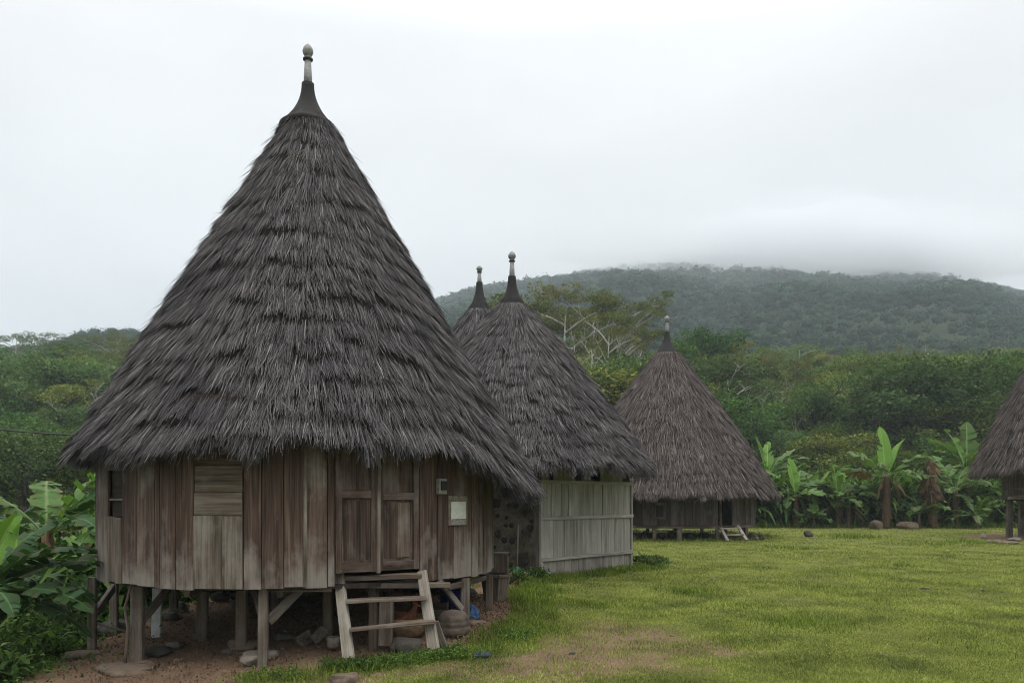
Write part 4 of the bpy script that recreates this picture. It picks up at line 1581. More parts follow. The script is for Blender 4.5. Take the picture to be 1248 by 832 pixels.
# far forest on the mountain: one mass
rg = np.random.default_rng(5)
n = 25000
Yf = np.sqrt(rg.uniform(165 ** 2, 640 ** 2, n))
uf = rg.uniform(-.74, .80, n)
pxf = 624 + FPX * uf
hid = rg.uniform(0, 1, n) < .22
pxh = rg.uniform(150, 600, n)
uf = np.where(hid, (pxh - 624) / FPX, uf)
Yf = np.where(hid, np.sqrt(rg.uniform(75 ** 2, 640 ** 2, n)), Yf)
pxf = 624 + FPX * uf
keep = (pxf < 165) | (pxf > 560) | hid
Yf, uf = Yf[keep], uf[keep]
xf = uf * Yf
zf = terrain(xf, Yf)
Q = []
pal = []
for big in (0, 1):
    nl = 64
    sel = np.arange(len(xf))
    if big: continue
    m = len(sel)
    rad = (1.9 + 3.2 * rg.uniform(0, 1, m) ** 2.2) * np.where(Yf[sel] > 400, 1.15, 1)
    rad = np.where(Yf[sel] < 290, np.minimum(rad, 3.0 + rg.uniform(0, .6, m)), rad)
    hh = rg.uniform(3.0, 7.5, m)
    d = unit(rg.normal(0, 1, (m, nl, 3)))
    d[..., 2] = np.abs(d[..., 2]) * 1.1 - .25
    rr = rg.uniform(.42, 1.0, (m, nl)) * (1 + .45 * rg.normal(0, 1, (m, 1)) * np.sin(3 * d[..., 0] + 5 * d[..., 1] + rg.uniform(0, 6, (m, 1)))).clip(.55, 1.4)
    rr = np.minimum(rr, 1.15)
    c = np.stack([xf[sel], Yf[sel], zf[sel] + hh - rad * .2], -1)
    if big: c = c + rg.normal(0, 2.4, (m, 3))
    C = (c[:, None, :] + d * (rad[:, None] * rr)[..., None] * np.array([1, 1, .78])).reshape(-1, 3)
    sz = np.repeat((.40 + rad * .14) * np.clip(Yf[sel] / 330, .75, 1.5), nl)
    Q.append(leaf_quads(rg, C, sz, .75, .62, d.reshape(-1, 3) * 1.6, .3))
    tone = rg.normal(1, .17, m) * (1 + .25 * (vnoise(xf[sel], Yf[sel], .02, 7) - .5))
    pal.append(np.repeat(np.clip(tone, .45, 1.7), nl * 4))
    if big == 0:
        cores = (c, rad * (.46 + .26 * sstep(200, 420, Yf[sel])), tone)
Q = np.concatenate(Q)
# lumpy crown bodies under the leaves
c, rad, tone = cores
m = len(c)
na, nb2 = 9, 5
th = np.linspace(0, 2 * np.pi, na, endpoint=False); ph = np.linspace(-.55, 1.45, nb2)
TH, PH = np.meshgrid(th, ph)
uv = np.stack([np.cos(TH) * np.cos(PH), np.sin(TH) * np.cos(PH), np.sin(PH)], -1).reshape(-1, 3)
kk = rg.uniform(.80, 1.12, (m, len(uv)))
CV = (c[:, None, :] + uv[None] * (rad[:, None] * kk)[..., None] * np.array([1, 1, .78])).reshape(-1, 3)
cf = np.array([[i * na + j, i * na + (j + 1) % na, (i + 1) * na + (j + 1) % na, (i + 1) * na + j] for i in range(nb2 - 1) for j in range(na)])
CF = (np.arange(m)[:, None, None] * len(uv) + cf[None]).reshape(-1, 4)
pal.append(np.repeat(np.clip(tone * .9, .4, 1.6), len(uv)))
FV = np.concatenate([Q, CV]); FF = np.concatenate([np.arange(len(Q)).reshape(-1, 4), CF + len(Q)])
fo = mesh_np('forest', FV, FF, M['leaf_far'], smooth=True, attrs={'tone': np.concatenate(pal)})
tag(fo, 'dense forest covering the misty mountainside', 'forest', kind='stuff')


# ------------------------------------------------------------------ undergrowth masses
def fern_mass(name, XY, hmin, hmax, mat, rg, nl=16, label=None, wid=.09, Lf=.8, extra_leaf=None, spread=.38):
    """ragged clumps of arching strap leaves"""
    m = len(XY)
    z = terrain(XY[:, 0], XY[:, 1])
    h = rg.uniform(hmin, hmax, m)
    az = rg.uniform(0, 6.283, (m, nl)); el = rg.uniform(.25, 1.35, (m, nl))
    L = (h[:, None] * rg.uniform(.55, 1.15, (m, nl)) * Lf)
    bx = XY[:, 0][:, None] + rg.normal(0, .12, (m, nl)); by = XY[:, 1][:, None] + rg.normal(0, .12, (m, nl))
    bz = z[:, None] + h[:, None] * rg.uniform(0, .55, (m, nl))
    rows = []
    ca, sa = np.cos(az), np.sin(az)
    px_, pz_ = np.zeros_like(L), np.zeros_like(L)
    e = el.copy()
    w0 = wid * (h / h.mean())[:, None] * rg.uniform(.6, 1.4, (m, nl))
    prof = (.35, 1.0, .8, .06)
    for i in range(4):
        ww = w0 * prof[i]
        cx, cy, cz = bx + ca * px_, by + sa * px_, bz + pz_
        rows.append(np.stack([cx - sa * ww, cy + ca * ww, cz], -1)); rows.append(np.stack([cx + sa * ww, cy - ca * ww, cz], -1))
        px_ = px_ + np.cos(e) * L / 3; pz_ = pz_ + np.sin(e) * L / 3
        e = e - rg.uniform(.35, .8, e.shape)
    V = np.stack(rows, 2).reshape(-1, 3)      # (m*nl, 8, 3)
    k = np.arange(m * nl)[:, None] * 8
    F = np.concatenate([k + np.array([a, a + 1, a + 3, a + 2]) for a in (0, 2, 4)])
    if extra_leaf is not None:
        C = np.stack([XY[:, 0], XY[:, 1], z + h * .5], -1)
        q = extra_leaf
        CC = (C[:, None, :] + rg.normal(0, 1, (m, q, 3)) * np.stack([np.full(m, spread), np.full(m, spread), h * .33], -1)[:, None, :]).reshape(-1, 3)
        gz_ = terrain(CC[:, 0], CC[:, 1])
        CC[:, 2] = np.maximum(CC[:, 2], gz_ + .04)
        Q = leaf_quads(rg, CC, np.full(len(CC), wid * 2.0), .6, .4)
        F = np.concatenate([F, len(V) + np.arange(len(Q)).reshape(-1, 4)])
        V = np.concatenate([V, Q])
    o = mesh_np(name, V, F, mat)
    return tag(o, label, 'undergrowth', kind='stuff')


rg = np.random.default_rng(14)
m = 8200
yy = np.sqrt(rg.uniform(46 ** 2, 178 ** 2, m)); uu = rg.uniform(-.72, .74, m)
pxx = 624 + FPX * uu
k = pxx > -1e9
fern_mass('hillside_undergrowth', np.stack([uu[k] * yy[k], yy[k]], 1), .9, 3.8, M['leaf_mid'], rg, 3, 'green bushes and saplings filling the hillside between the trees', .10, .8, 60, spread=1.3)
rg = np.random.default_rng(15)
# along the back edge of the lawn
m = 1700
xx = rg.uniform(9.5, 27, m); yy = rg.uniform(40.2, 47, m)
k = (xx > 9.2) & (np.hypot(xx - 20.7, yy - 29.5) > 4)
fern_mass('undergrowth', np.stack([xx[k], yy[k]], 1), .6, 2.9, M['weed_leaf'], rg, 22, 'ragged green undergrowth behind the banana plants', .06, .95, 14)
m = 240
xx = rg.uniform(3, 27, m); yy = rg.uniform(46, 52, m)
fern_mass('undergrowth', np.stack([xx, yy], 1), 1.2, 3.2, M['shrub_leaf'], rg, 14, 'taller leafy undergrowth at the foot of the hill', .12, .9, 40)
# left bank
m = 1500
xx = rg.uniform(-15, -4.6, m); yy = rg.uniform(6.3, 32, m)
lim = -5.25 - .10 * (yy - 9) + rg.normal(0, .18, m)
k = (xx < lim) & (np.hypot(xx - C1.x, yy - C1.y) > 2.75)
hsel = np.stack([xx[k], yy[k]], 1)
far = hsel[:, 1] > 12
fern_mass('undergrowth', hsel[far], .5, 1.9, M['weed_leaf'], rg, 14, 'thick green undergrowth on the bank left of the largest house', .06, .85, 70)
nearb = hsel[~far]
nearb = np.concatenate([nearb, nearb + rg.normal(0, .25, nearb.shape)])
fern_mass('ground_cover', nearb[nearb[:, 0] < -5.0], .12, .55, M['weed_leaf'], rg, 12, 'low leafy ground cover at the foot of the bank', .026, .85, 60)
# rear of house 1, seen between its posts
m = 160
xx = rg.uniform(-6.5, .2, m); yy = rg.uniform(13.5, 17, m)
k = (np.abs(xx - 0) > .9)
fern_mass('undergrowth', np.stack([xx[k], yy[k]], 1), .3, 1.1, M['weed_leaf'], rg, 14, 'green undergrowth behind the stilts of the largest house', .05, .85, 40)


# ------------------------------------------------------------------ bananas
def banana_leaf(rg, base, az, el, L, W, droop, tear=.3, fold=.35, petiole=.16, twist=0.0, wave=.04, nseg=22):
    """Arching midrib with two blades; torn blades split into strips that hang on their own."""
    seg = L / nseg
    p = np.array(base, float)
    e = el
    pts, dirs = [], []
    for i in range(nseg + 1):
        pts.append(p.copy())
        d = np.array([math.cos(az) * math.cos(e), math.sin(az) * math.cos(e), math.sin(e)])
        dirs.append(d)
        p = p + d * seg
        e -= droop / nseg * (.5 + 1.1 * i / nseg)
    pts, dirs = np.array(pts), np.array(dirs)
    side0 = np.array([-math.sin(az), math.cos(az), 0.0])
    V, F, rib, along = [], [], [], []
    for sgn in (1, -1):
        hang = fold + rg.normal(0, .06)
        prev = None
        strip_tilt = 0.0
        for i in range(nseg):
            t0, t1 = i / nseg, (i + 1) / nseg
            def wd(t):
                if t < petiole: return .012 / W * 1.0
                q = (t - petiole) / (1 - petiole)
                return min(1, (q * 5) ** .7) * (1 - q ** 5) ** .8 * (1 - .25 * q) + .02
            torn = rg.uniform() < tear and t0 > petiole + .08
            if torn:
                strip_tilt = rg.normal(0, .36) - .30
                prev = None
            else:
                strip_tilt *= .85
            row = []
            cur = []
            for t, j in ((t0, i), (t1, i + 1)):
                dd = dirs[j]
                up = np.cross(dd, side0); up = up / np.linalg.norm(up)
                if up[2] < 0 and el < 1.5: up = up
                tw = twist * t
                sd = side0 * math.cos(tw) + up * math.sin(tw); u2 = up * math.cos(tw) - side0 * math.sin(tw)
                w = W * wd(t)
                a1 = hang + strip_tilt + wave * math.sin(t * 23 + sgn)
                gap = (.88 if (torn and t == t0) else 1.0)
                o1 = sd * sgn * math.cos(a1) * w * .5 + u2 * (-math.sin(a1)) * w * .5 + dd * w * .10
                a2 = a1 + .28
                o2 = o1 + (sd * sgn * math.cos(a2) - u2 * math.sin(a2)) * w * .5 * gap + dd * w * .14 * gap
                cur.append([pts[j], pts[j] + o1, pts[j] + o2])
            b0 = len(V)
            if prev is None:
                V += cur[0]; rib += [1, .5, 0]; along += [t0 * 3 + .1 * sgn] * 3
                prev = b0
                b0 = len(V)
            V += cur[1]; rib += [1, .5, 0]; along += [t1 * 3 + .1 * sgn] * 3
            q0, q1 = prev, b0
            F += [(q0, q0 + 1, q1 + 1, q1), (q0 + 1, q0 + 2, q1 + 2, q1 + 1)]
            prev = b0
    # fleshy midrib: thin ridge strip under the blade
    b0 = len(V)
    for i in range(nseg + 1):
        r = (.022 if L > 1.2 else .014) * (1 - .85 * i / nseg) * (L / 2.2) ** .5
        dd = dirs[i]; up = np.cross(dd, side0)
        V += [pts[i] + side0 * r, pts[i] - up * r * np.sign(up[2] + 1e-6) * 1.3, pts[i] - side0 * r]
        rib += [1, 1, 1]; along += [0, 0, 0]
    for i in range(nseg):
        q = b0 + 3 * i
        F += [(q, q + 1, q + 4, q + 3), (q + 1, q + 2, q + 5, q + 4)]
    return V, F, rib, along


def add_leaf(root, rg, mat, name='leaf', label=None, **kw):
    V, F, rib, al = banana_leaf(rg, **kw)
    o = mesh_np(name, V, F, mat, root, smooth=True, attrs={'rib': np.array(rib), 'along': np.array(al)})
    if label: o['label'] = label
    return o


def spray(rg, n, L, W, els=(15, 70), kd='g'):
    a0 = rg.uniform(0, 360)
    return [(a0 + 137.5 * i + rg.uniform(-15, 15), rg.uniform(*els), L * rg.uniform(.8, 1.12), W * rg.uniform(.8, 1.1), rg.uniform(.9, 1.7), kd) for i in range(n)]


def banana(px, py, Y, h, label, leaves, seed, group='banana plants by the lawn', r=.13, lean=(0, 0), dead=2, mat='banana', xyz=None, shag=1.0):
    """leaves: list of (az_deg, el_deg, length, width, droop, kind)"""
    rg = np.random.default_rng(seed)
    random.seed(seed)
    x, y = ((px - 624) / FPX * Y, Y) if xyz is None else xyz
    z = tz(x, y)
    root = empty('banana_plant', (x, y, z), label, 'banana plant', group)
    st = MB()
    pts = [Vector((x + lean[0] * t, y + lean[1] * t, z - .1 + (h + .1) * t)) for t in np.linspace(0, 1, 7)]
    st.tube(pts, [r * (1.15 - .55 * i / 6) for i in range(7)], 9, jit=.12)
    so_ = st.build('stem', M['banana_stem'], root, True)
    # shaggy old sheaths down the stem
    n = int(90 * shag)
    if n:
        th = rg.uniform(0, 6.28, n); t = rg.uniform(.18, 1.0, n)
        L = rg.uniform(.2, .6, n) * h * .4
        rr = r * (1.15 - .55 * t) + .012
        cx = x + lean[0] * t; cy = y + lean[1] * t
        A = np.stack([cx + rr * np.cos(th), cy + rr * np.sin(th), z + h * t], -1)
        B = np.stack([cx + (rr + .05) * np.cos(th + .15), cy + (rr + .05) * np.sin(th + .15), np.maximum(z + .03, z + h * t - L)], -1)
        tx = np.stack([-np.sin(th), np.cos(th), 0 * th], -1) * (rg.uniform(.02, .05, n))[:, None]
        Q = np.stack([A - tx, A + tx, B + tx * .5, B - tx * .5], 1).reshape(-1, 3)
        mesh_np('dry_sheath', Q, np.arange(n * 4).reshape(-1, 4), M['banana_dry'], so_, attrs={'rib': np.zeros(n * 4), 'along': rg.uniform(0, 9, n * 4)})
    top = np.array(pts[-1])
    if leaves and xyz is None:
        leaves = list(leaves) + spray(rg, 5, .82 * max(l[2] for l in leaves), .42, (5, 60))
    for (az, el, L, Wd, dr, kd) in leaves:
        b = top + np.array([math.cos(R(az)) * r * .4, math.sin(R(az)) * r * .4, -.05])
        mt_ = {'g': mat, 'y': 'banana_young', 'd': 'banana_dry', 'o': 'banana_orange', 'k': 'banana_dark'}[kd]
        if kd == 'd':
            add_leaf(root, rg, M[mt_], 'dry_leaf', 'dry brown hanging leaf', base=b, az=R(az), el=R(el), L=L, W=Wd * .34, droop=dr + .15, tear=.7, fold=1.2, petiole=.2)
        else:
            add_leaf(root, rg, M[mt_], 'leaf', 'bright young upright leaf' if kd == 'y' else ('yellowing torn leaf' if kd == 'o' else None), base=b, az=R(az), el=R(el), L=L, W=Wd * (.66 if kd == 'y' else .62 if kd == 'k' else .76), droop=dr,
                     tear=.16 if kd == 'y' else .72 if kd == 'k' else .6, fold=-.45 if kd == 'y' else rg.uniform(.05, .6), petiole=.10 if kd == 'y' else .17, twist=rg.normal(0, .25))
    return root





r_ = np.random.default_rng(3)
# az: 0 = to the right, 180 = to the left, 270 = towards the viewer
banana(1080, 645, 38.5, 2.55, 'tall banana plant with shaggy brown trunk and bright upright leaf, between two stones',
       [(100, 86, 2.5, .62, .25, 'y'), (20, 70, 2.2, .6, .5, 'y'), (8, 35, 2.6, .6, 1.0, 'g'), (172, 22, 2.7, .55, .6, 'g'), (355, 48, 2.5, .6, 1.1, 'g'), (190, 55, 2.5, .6, 1.3, 'g'),
        (178, 12, 1.9, .45, .35, 'o'), (345, 5, 2.2, .4, .25, 'g'), (240, 30, 1.9, .55, 1.4, 'g'), (80, 40, 2.2, .5, 1.2, 'g'), (330, -30, 1.4, .4, .9, 'd'), (15, -40, 1.6, .4, .7, 'd'), (200, -50, 1.3, .4, .6, 'd')], 31, r=.20, shag=1.6)
banana(1022, 641, 39.5, 1.55, 'mid-height banana plant with bright broad leaf, left of the tall shaggy-trunked one',
       [(120, 84, 1.7, .6, .2, 'y'), (30, 72, 1.5, .75, .4, 'y'), (10, 40, 2.1, .45, 1.2, 'g'), (170, 45, 2.3, .45, 1.3, 'g'), (200, 20, 1.9, .45, 1.1, 'g'), (330, 25, 2.0, .45, 1.2, 'g'), (100, 50, 1.9, .5, 1.2, 'g'), (250, 30, 1.5, .4, 1.2, 'g'), (185, -40, 1.2, .35, .6, 'd')], 32, r=.14)
banana(1034, 641, 39.2, 1.1, 'slim dry-sheathed banana stem beside the mid-height banana plant', [(60, 60, 1.3, .4, 1.0, 'g'), (200, 50, 1.4, .4, 1.2, 'g'), (320, -30, 1.1, .35, .7, 'd')], 33, r=.10)
banana(970, 641, 39.5, 1.6, 'banana plant with pale upright leaf nearest the low brown house',
       [(110, 82, 2.0, .55, .3, 'y'), (60, 65, 1.9, .55, .8, 'g'), (5, 45, 2.0, .5, 1.2, 'g'), (175, 40, 2.1, .5, 1.3, 'g'), (150, 62, 2.0, .5, .9, 'g'), (300, 30, 1.7, .45, 1.3, 'g'), (220, 25, 1.7, .45, 1.2, 'g'), (350, -40, 1.2, .35, .6, 'd')], 34, r=.14)
banana(935, 640, 43, 2.7, 'tall banana plant rising behind the right eave of the low brown house',
       [(150, 80, 2.3, .55, .25, 'y'), (70, 68, 2.4, .55, .6, 'y'), (10, 42, 2.8, .5, .9, 'g'), (20, 60, 2.4, .5, .9, 'g'), (180, 35, 2.2, .5, 1.2, 'g'), (330, 25, 2.4, .5, 1.2, 'g'), (250, 30, 1.9, .5, 1.3, 'g')], 35, r=.15)
banana(1178, 640, 41, 3.0, 'tall banana plant with broad torn leaves beside the stilted house at the right',
       [(60, 80, 2.6, .75, .2, 'g'), (130, 75, 2.4, .7, .5, 'y'), (165, 62, 2.5, .7, .9, 'g'), (185, 30, 2.3, .6, 1.1, 'g'), (200, 0, 2.2, .6, .9, 'g'), (20, 45, 2.2, .6, 1.1, 'g'), (270, 35, 2.0, .6, 1.4, 'g'), (230, -20, 2.0, .55, .6, 'g')], 36, r=.17)
banana(1165, 642, 39.5, 1.9, 'banana plant with drooping torn leaves between dried plant and stilted house',
       [(120, 70, 2.2, .6, .6, 'g'), (40, 60, 2.0, .55, .9, 'g'), (175, 30, 1.9, .55, 1.2, 'g'), (300, 40, 1.8, .5, 1.3, 'g'), (350, 30, 2.0, .5, 1.2, 'g'), (230, 20, 1.7, .5, 1.1, 'g')], 37, r=.14)
banana(1120, 643, 38.8, .75, 'young low banana plant right of the tall shaggy-trunked one', spray(r_, 7, 1.7, .36, (20, 75)), 38, r=.08, shag=0)
banana(992, 641, 39.0, .55, 'small bright banana sucker between two larger plants', [(90, 82, 1.1, .4, .3, 'y')] + spray(r_, 5, 1.0, .3, (20, 60)), 39, r=.06, shag=0)
banana(1190, 644, 38.4, .6, 'low bushy banana sucker by the stilted house', spray(r_, 8, 1.7, .36, (15, 75)), 40, r=.08, shag=0)
banana(1058, 641, 40.5, 1.1, 'low leafy banana plant half hidden left of the tall shaggy-trunked one', spray(r_, 8, 1.9, .45, (15, 75)), 41, r=.1, shag=0)
for i, (px, Y, h) in enumerate(((948, 45, 1.6), (1000, 45, 1.7), (1045, 46, 1.9), (1100, 45.5, 1.8), (1140, 46, 2.0), (1205, 44, 1.8))):
    banana(px, 640, Y, h, 'banana plant in the rear row of the grove, half hidden by others', spray(r_, 8, 2.2, .5, (20, 75)), 60 + i, group='banana plants in the rear row of the grove', r=.13)

# the dried plant
xd, yd = P(1138, 641, 38.6).x, 38.6
rg = np.random.default_rng(8)
dead = banana(1138, 641, 38.6, 3.35, 'dead banana plant wrapped in hanging brown leaves', [], 44, r=.19, shag=1.0, lean=(-.25, 0))
for i in range(84):
    t = rg.uniform(.50, 1.0)
    az = rg.uniform(0, 360)
    b = np.array([xd - .25 * t, yd, tz(xd, yd) + 3.35 * t]) + np.array([math.cos(R(az)), math.sin(R(az)), 0]) * .1
    add_leaf(dead, rg, M['banana_dry'], 'dry_leaf', None, base=b, az=R(az), el=R(rg.uniform(-85, -20)), L=rg.uniform(.4, 1.0), W=rg.uniform(.10, .24), droop=rg.uniform(.2, 1.0), tear=.5, fold=1.1, petiole=.1, nseg=10)

# left bank, close to the viewer
GL = 'banana plants on the left bank'
banana(0, 0, 0, 1.0, 'nearest left-bank banana plant with long dark arching leaves and a bright upright leaf',
       [(10, 74, 1.05, .32, .25, 'y'), (60, 62, 1.3, .30, .8, 'k'), (15, 55, 1.5, .32, 1.5, 'k'), (352, 50, 1.55, .34, 1.25, 'k'), (2, 36, 1.6, .34, 1.0, 'k'), (345, 18, 1.6, .34, .95, 'k'), (355, 4, 1.45, .36, .95, 'k'), (12, 22, 1.3, .32, 1.2, 'k'),
        (320, 25, 1.2, .30, 1.3, 'k'), (200, 40, 1.4, .34, 1.3, 'k'), (150, 60, 1.4, .34, 1.2, 'k'), (60, 45, 1.3, .32, 1.4, 'k')], 51, GL, r=.09, xyz=(-5.98, 8.9))
banana(0, 0, 0, 1.7, 'banana plant on the left bank with a hanging brown leaf and arching torn leaves',
       [(178, 48, 2.3, .42, 1.5, 'g'), (8, 60, 1.7, .4, .7, 'g'), (0, 32, 1.9, .42, 1.5, 'g'), (205, 25, 1.9, .4, 1.5, 'g'), (40, 50, 1.8, .4, 1.3, 'g'), (120, 60, 1.7, .4, 1.2, 'g'), (20, 20, 1.7, .3, 1.6, 'o'), (330, 30, 1.6, .38, 1.4, 'k'),
        (355, 55, 1.8, .32, 1.6, 'k'), (300, 35, 1.3, .36, 2.4, 'd'), (260, 10, 1.2, .36, 1.9, 'd'), (340, 10, 1.2, .34, 2.0, 'd'), (210, 5, 1.1, .34, 1.8, 'd')], 52, GL, r=.11, xyz=(-7.6, 13.0))
banana(0, 0, 0, .9, 'small banana plant on the left bank with one pale upright leaf', [(90, 84, 1.15, .40, .2, 'y')] + spray(r_, 5, 1.2, .3, (10, 50), 'k'), 53, GL, r=.07, xyz=(-7.35, 11.7), shag=0)
banana(0, 0, 0, .8, 'banana plant with broad green leaves close to the left posts of the largest house',
       [(70, 70, 1.5, .42, .5, 'g'), (30, 55, 1.4, .40, .9, 'g'), (0, 40, 1.4, .38, 1.3, 'g'), (190, 45, 1.4, .38, 1.2, 'g'), (260, 40, 1.2, .36, 1.3, 'k'), (320, 30, 1.2, .34, 1.3, 'k')], 54, GL, r=.08, xyz=(-6.75, 11.9), shag=0)
banana(0, 0, 0, 1.5, 'banana plant farthest back on the left bank under the eave', spray(r_, 9, 1.9, .44, (15, 75)), 55, GL, r=.1, xyz=(-8.6, 16.0))
banana(0, 0, 0, 1.3, 'banana plant at the very left edge of the photo, behind the nearest one', spray(r_, 9, 1.9, .42, (15, 70), 'k'), 56, GL, r=.1, xyz=(-9.2, 14.2))

# ------------------------------------------------------------------ stones and things on the ground
def rock(px, py, wpx, hpx, mat, label, seed, Y=None, name='stone', dep=1.0, sink=.2, group=None, flat=0.0, rough=.42):
    p = ground_hit(px, py) if Y is None else Vector((P(px, py, Y).x, Y, tz(P(px, py, Y).x, Y)))
    w = wpx / FPX * p.y * .5; h = hpx / FPX * p.y * .5
    me = rock_mesh(seed, w, w * dep, h, rough, 3, flat)
    me.materials.append(mat)
    o = bpy.data.objects.new(name, me)
    COL.objects.link(o)
    o.location = (p.x, p.y + w * dep * .4, p.z + h * (1 - 2 * sink))
    o.rotation_euler = (0, 0, random.uniform(-.4, .4))
    return tag(o, label, 'stone', group)


rk = M['rock']; rp = M['rock_pale']; rb = M['rock_brown']; rd = M['rock_dark']
rock(167, 814, 36, 12, rb, 'round footing stone under the second post from the left', 1.1, 8.75)
rock(146, 826, 84, 20, rb, 'wide flat earth-coloured boulder at the left front corner of the house', 2.2, 8.55, dep=.7, flat=.15, sink=.42, rough=.6)
rock(97, 812, 46, 16, rb, 'brown boulder against the outermost left post', 2.9, 9.3, dep=.7, flat=.2, sink=.3)
rock(294, 800, 46, 22, rb, 'brown footing stone under the middle front post', 3.3, 9.0, dep=.8)
rock(318, 792, 22, 16, rp, 'pale rounded stone topmost of the heap behind the long front post', 4.1, 8.6)
rock(303, 806, 24, 17, rp, 'pale stone at the left of the heap beside the long front post', 5.2, 8.5)
rock(330, 808, 20, 15, rp, 'pale stone right of the long front post', 6.4, 8.5)
rock(306, 822, 26, 18, rp, 'lowest pale stone of the heap by the long front post', 7.7, 8.3)
rock(212, 786, 20, 14, rk, 'small grey stone near the white board', 8.8, 9.4)
rock(190, 803, 34, 15, rd, 'dark jagged stone between two left posts', 9.3, 9.1)
rock(172, 800, 14, 10, rd, 'small dark stone behind the second post', 9.9, 9.2)
rock(216, 760, 30, 18, rk, 'grey stone slab near the rear under the house', 10.6, 11.4, dep=.6)
rock(205, 772, 26, 14, rk, 'flat grey stone lying before the rear slab', 11.2, 10.9)
rock(245, 785, 24, 14, rb, 'brown footing stone under the slim inner post', 12.5, 9.75)
rock(138, 775, 50, 24, rd, 'dark footing boulder under the rear left post', 13.3, 10.7, dep=.8, sink=.2)
rock(277, 800, 16, 11, rk, 'small grey stone left of the middle footing stone', 13.8, 8.95)
rock(346, 795, 30, 13, rk, 'grey stone on the litter between long front post and ladder', 14.9, 9.3)
rock(420, 828, 38, 18, rb, 'flat-topped brown stone in the grass before the ladder', 15.5, 7.3, dep=.8, flat=.1)
rock(491, 792, 36, 24, rk, 'pointed grey stone under the lowest ladder tread', 16.7, 8.55)
rock(575, 768, 34, 9, rb, 'flat brown stone at the foot of the right corner post', 17.7, 9.6, dep=.7)
rock(548, 772, 16, 7, rp, 'thin pale stone beside the grooved block', 18.3, 9.0)
rock(345, 768, 60, 20, rd, 'dark rubble boulder deep under the house', 18.9, 11.2)
rock(300, 752, 44, 18, rd, 'dark stone deep under the house near the rear posts', 19.4, 11.8)
rock(986, 654, 11, 11, rd, 'small black stone alone on the lawn', 20.2, dep=1.0)
rock(1069, 651, 17, 15, rb, 'brown stone at the left foot of the shaggy-trunked banana plant', 21.4, 37.9, dep=.8)
rock(1106, 652, 24, 13, rb, 'long brown stone right of the shaggy-trunked banana plant', 22.6, 37.9, dep=.6)
rock(1200, 648, 7, 9, rp, 'small pale upright stone left of the stilted house', 23.1, 29.0)
rock(1238, 648, 14, 7, rp, 'pale slab beside the posts of the stilted house', 23.9, 28.0)
rock(1213, 656, 16, 6, rb, 'brown rubble stone nearest the lawn by the stilted house', 24.4, 27.0)
rock(1232, 662, 26, 5, rb, 'flat rubble slab before the stilted house', 25.3, 26.6)
rock(928, 655, 8, 10, rd, 'dark upright stone right of the small pale ladder', 26.1, 28.9)
rock(917, 654, 11, 12, rd, 'dark rough stone under the right end of the low brown house', 26.9, 29.2)
rock(922, 656, 6, 6, rk, 'grey small stone before the dark upright one', 27.2, 28.6)
for i, (px, w, h) in enumerate(((770, 15, 12), (786, 10, 13), (806, 14, 11), (818, 9, 14), (842, 15, 12), (858, 13, 11), (868, 10, 8))):
    rock(px, 655, w, h, rd if i % 3 else rk, 'rough stone in the dark row under the low brown house', 30 + i * 1.3, 29.2 + (i % 2) * .5, group='stones under the low brown house')
rg = np.random.default_rng(12)
for i in range(11):
    px, py = [(697, 797), (794, 782), (1022, 742), (1100, 744), (1130, 718), (985, 803), (960, 773), (820, 775), (1080, 800), (1200, 720), (870, 707), (775, 700), (740, 790), (905, 690), (1170, 770), (1050, 700)][i]
    rock(px + .0, py, rg.uniform(6, 12), rg.uniform(2.5, 5), [rd, rb, rb][i % 3], 'small dark clod lying on the lawn grass', 50 + i, name='clod', group='clods on the lawn', sink=.38)

# white board, stick, loose rod under the left of the house
b = MB(); b.bar(P(190, 789, 10.0), P(192, 716, 10.0), .115, .05, side=(1, 0, 0)); b.bar(P(198, 786, 10.03), P(199, 722, 10.03), .05, .05, side=(1, 0, 0))
M['white_paint'] = plain('white_paint', (.55, .56, .55), .6, .12, 14, .1, c2=(.40, .40, .38))
b2 = MB(); b2.bar(P(190, 789, 10.0), P(192, 716, 10.0), .115, .05, side=(1, 0, 0))
tag(b2.build('white_board', M['white_paint']), 'white painted board standing under the left of the largest house', 'board')
b = MB(); b.tube([P(152, 816, 8.7), P(154, 790, 8.69), P(156, 765, 8.66), P(152, 740, 8.64), P(160, 712, 8.55), P(159, 695, 8.5)], [.017, .018, .016, .015, .013, .010], 7, jit=.1)
tag(b.build('stick', M['brown_post'], None, True), 'crooked bare stick leaning on the left wall', 'stick')
b = MB(); b.tube([P(119, 759, 9.5), P(150, 768, 9.5), P(184, 779, 9.6)], [.017, .016, .014], 7)
tag(b.build('pole', M['pale_board'], None, True), 'thin pale pole lying slanted between the left posts', 'pole')
b = MB(); b.tube([P(2, 792, 9.0), P(18, 783, 9.1), P(36, 769, 9.2)], [.012, .011, .008], 6)
tag(b.build('stick', M['pale_board'], None, True), 'pale broken twig in the ground cover at the far left', 'stick')

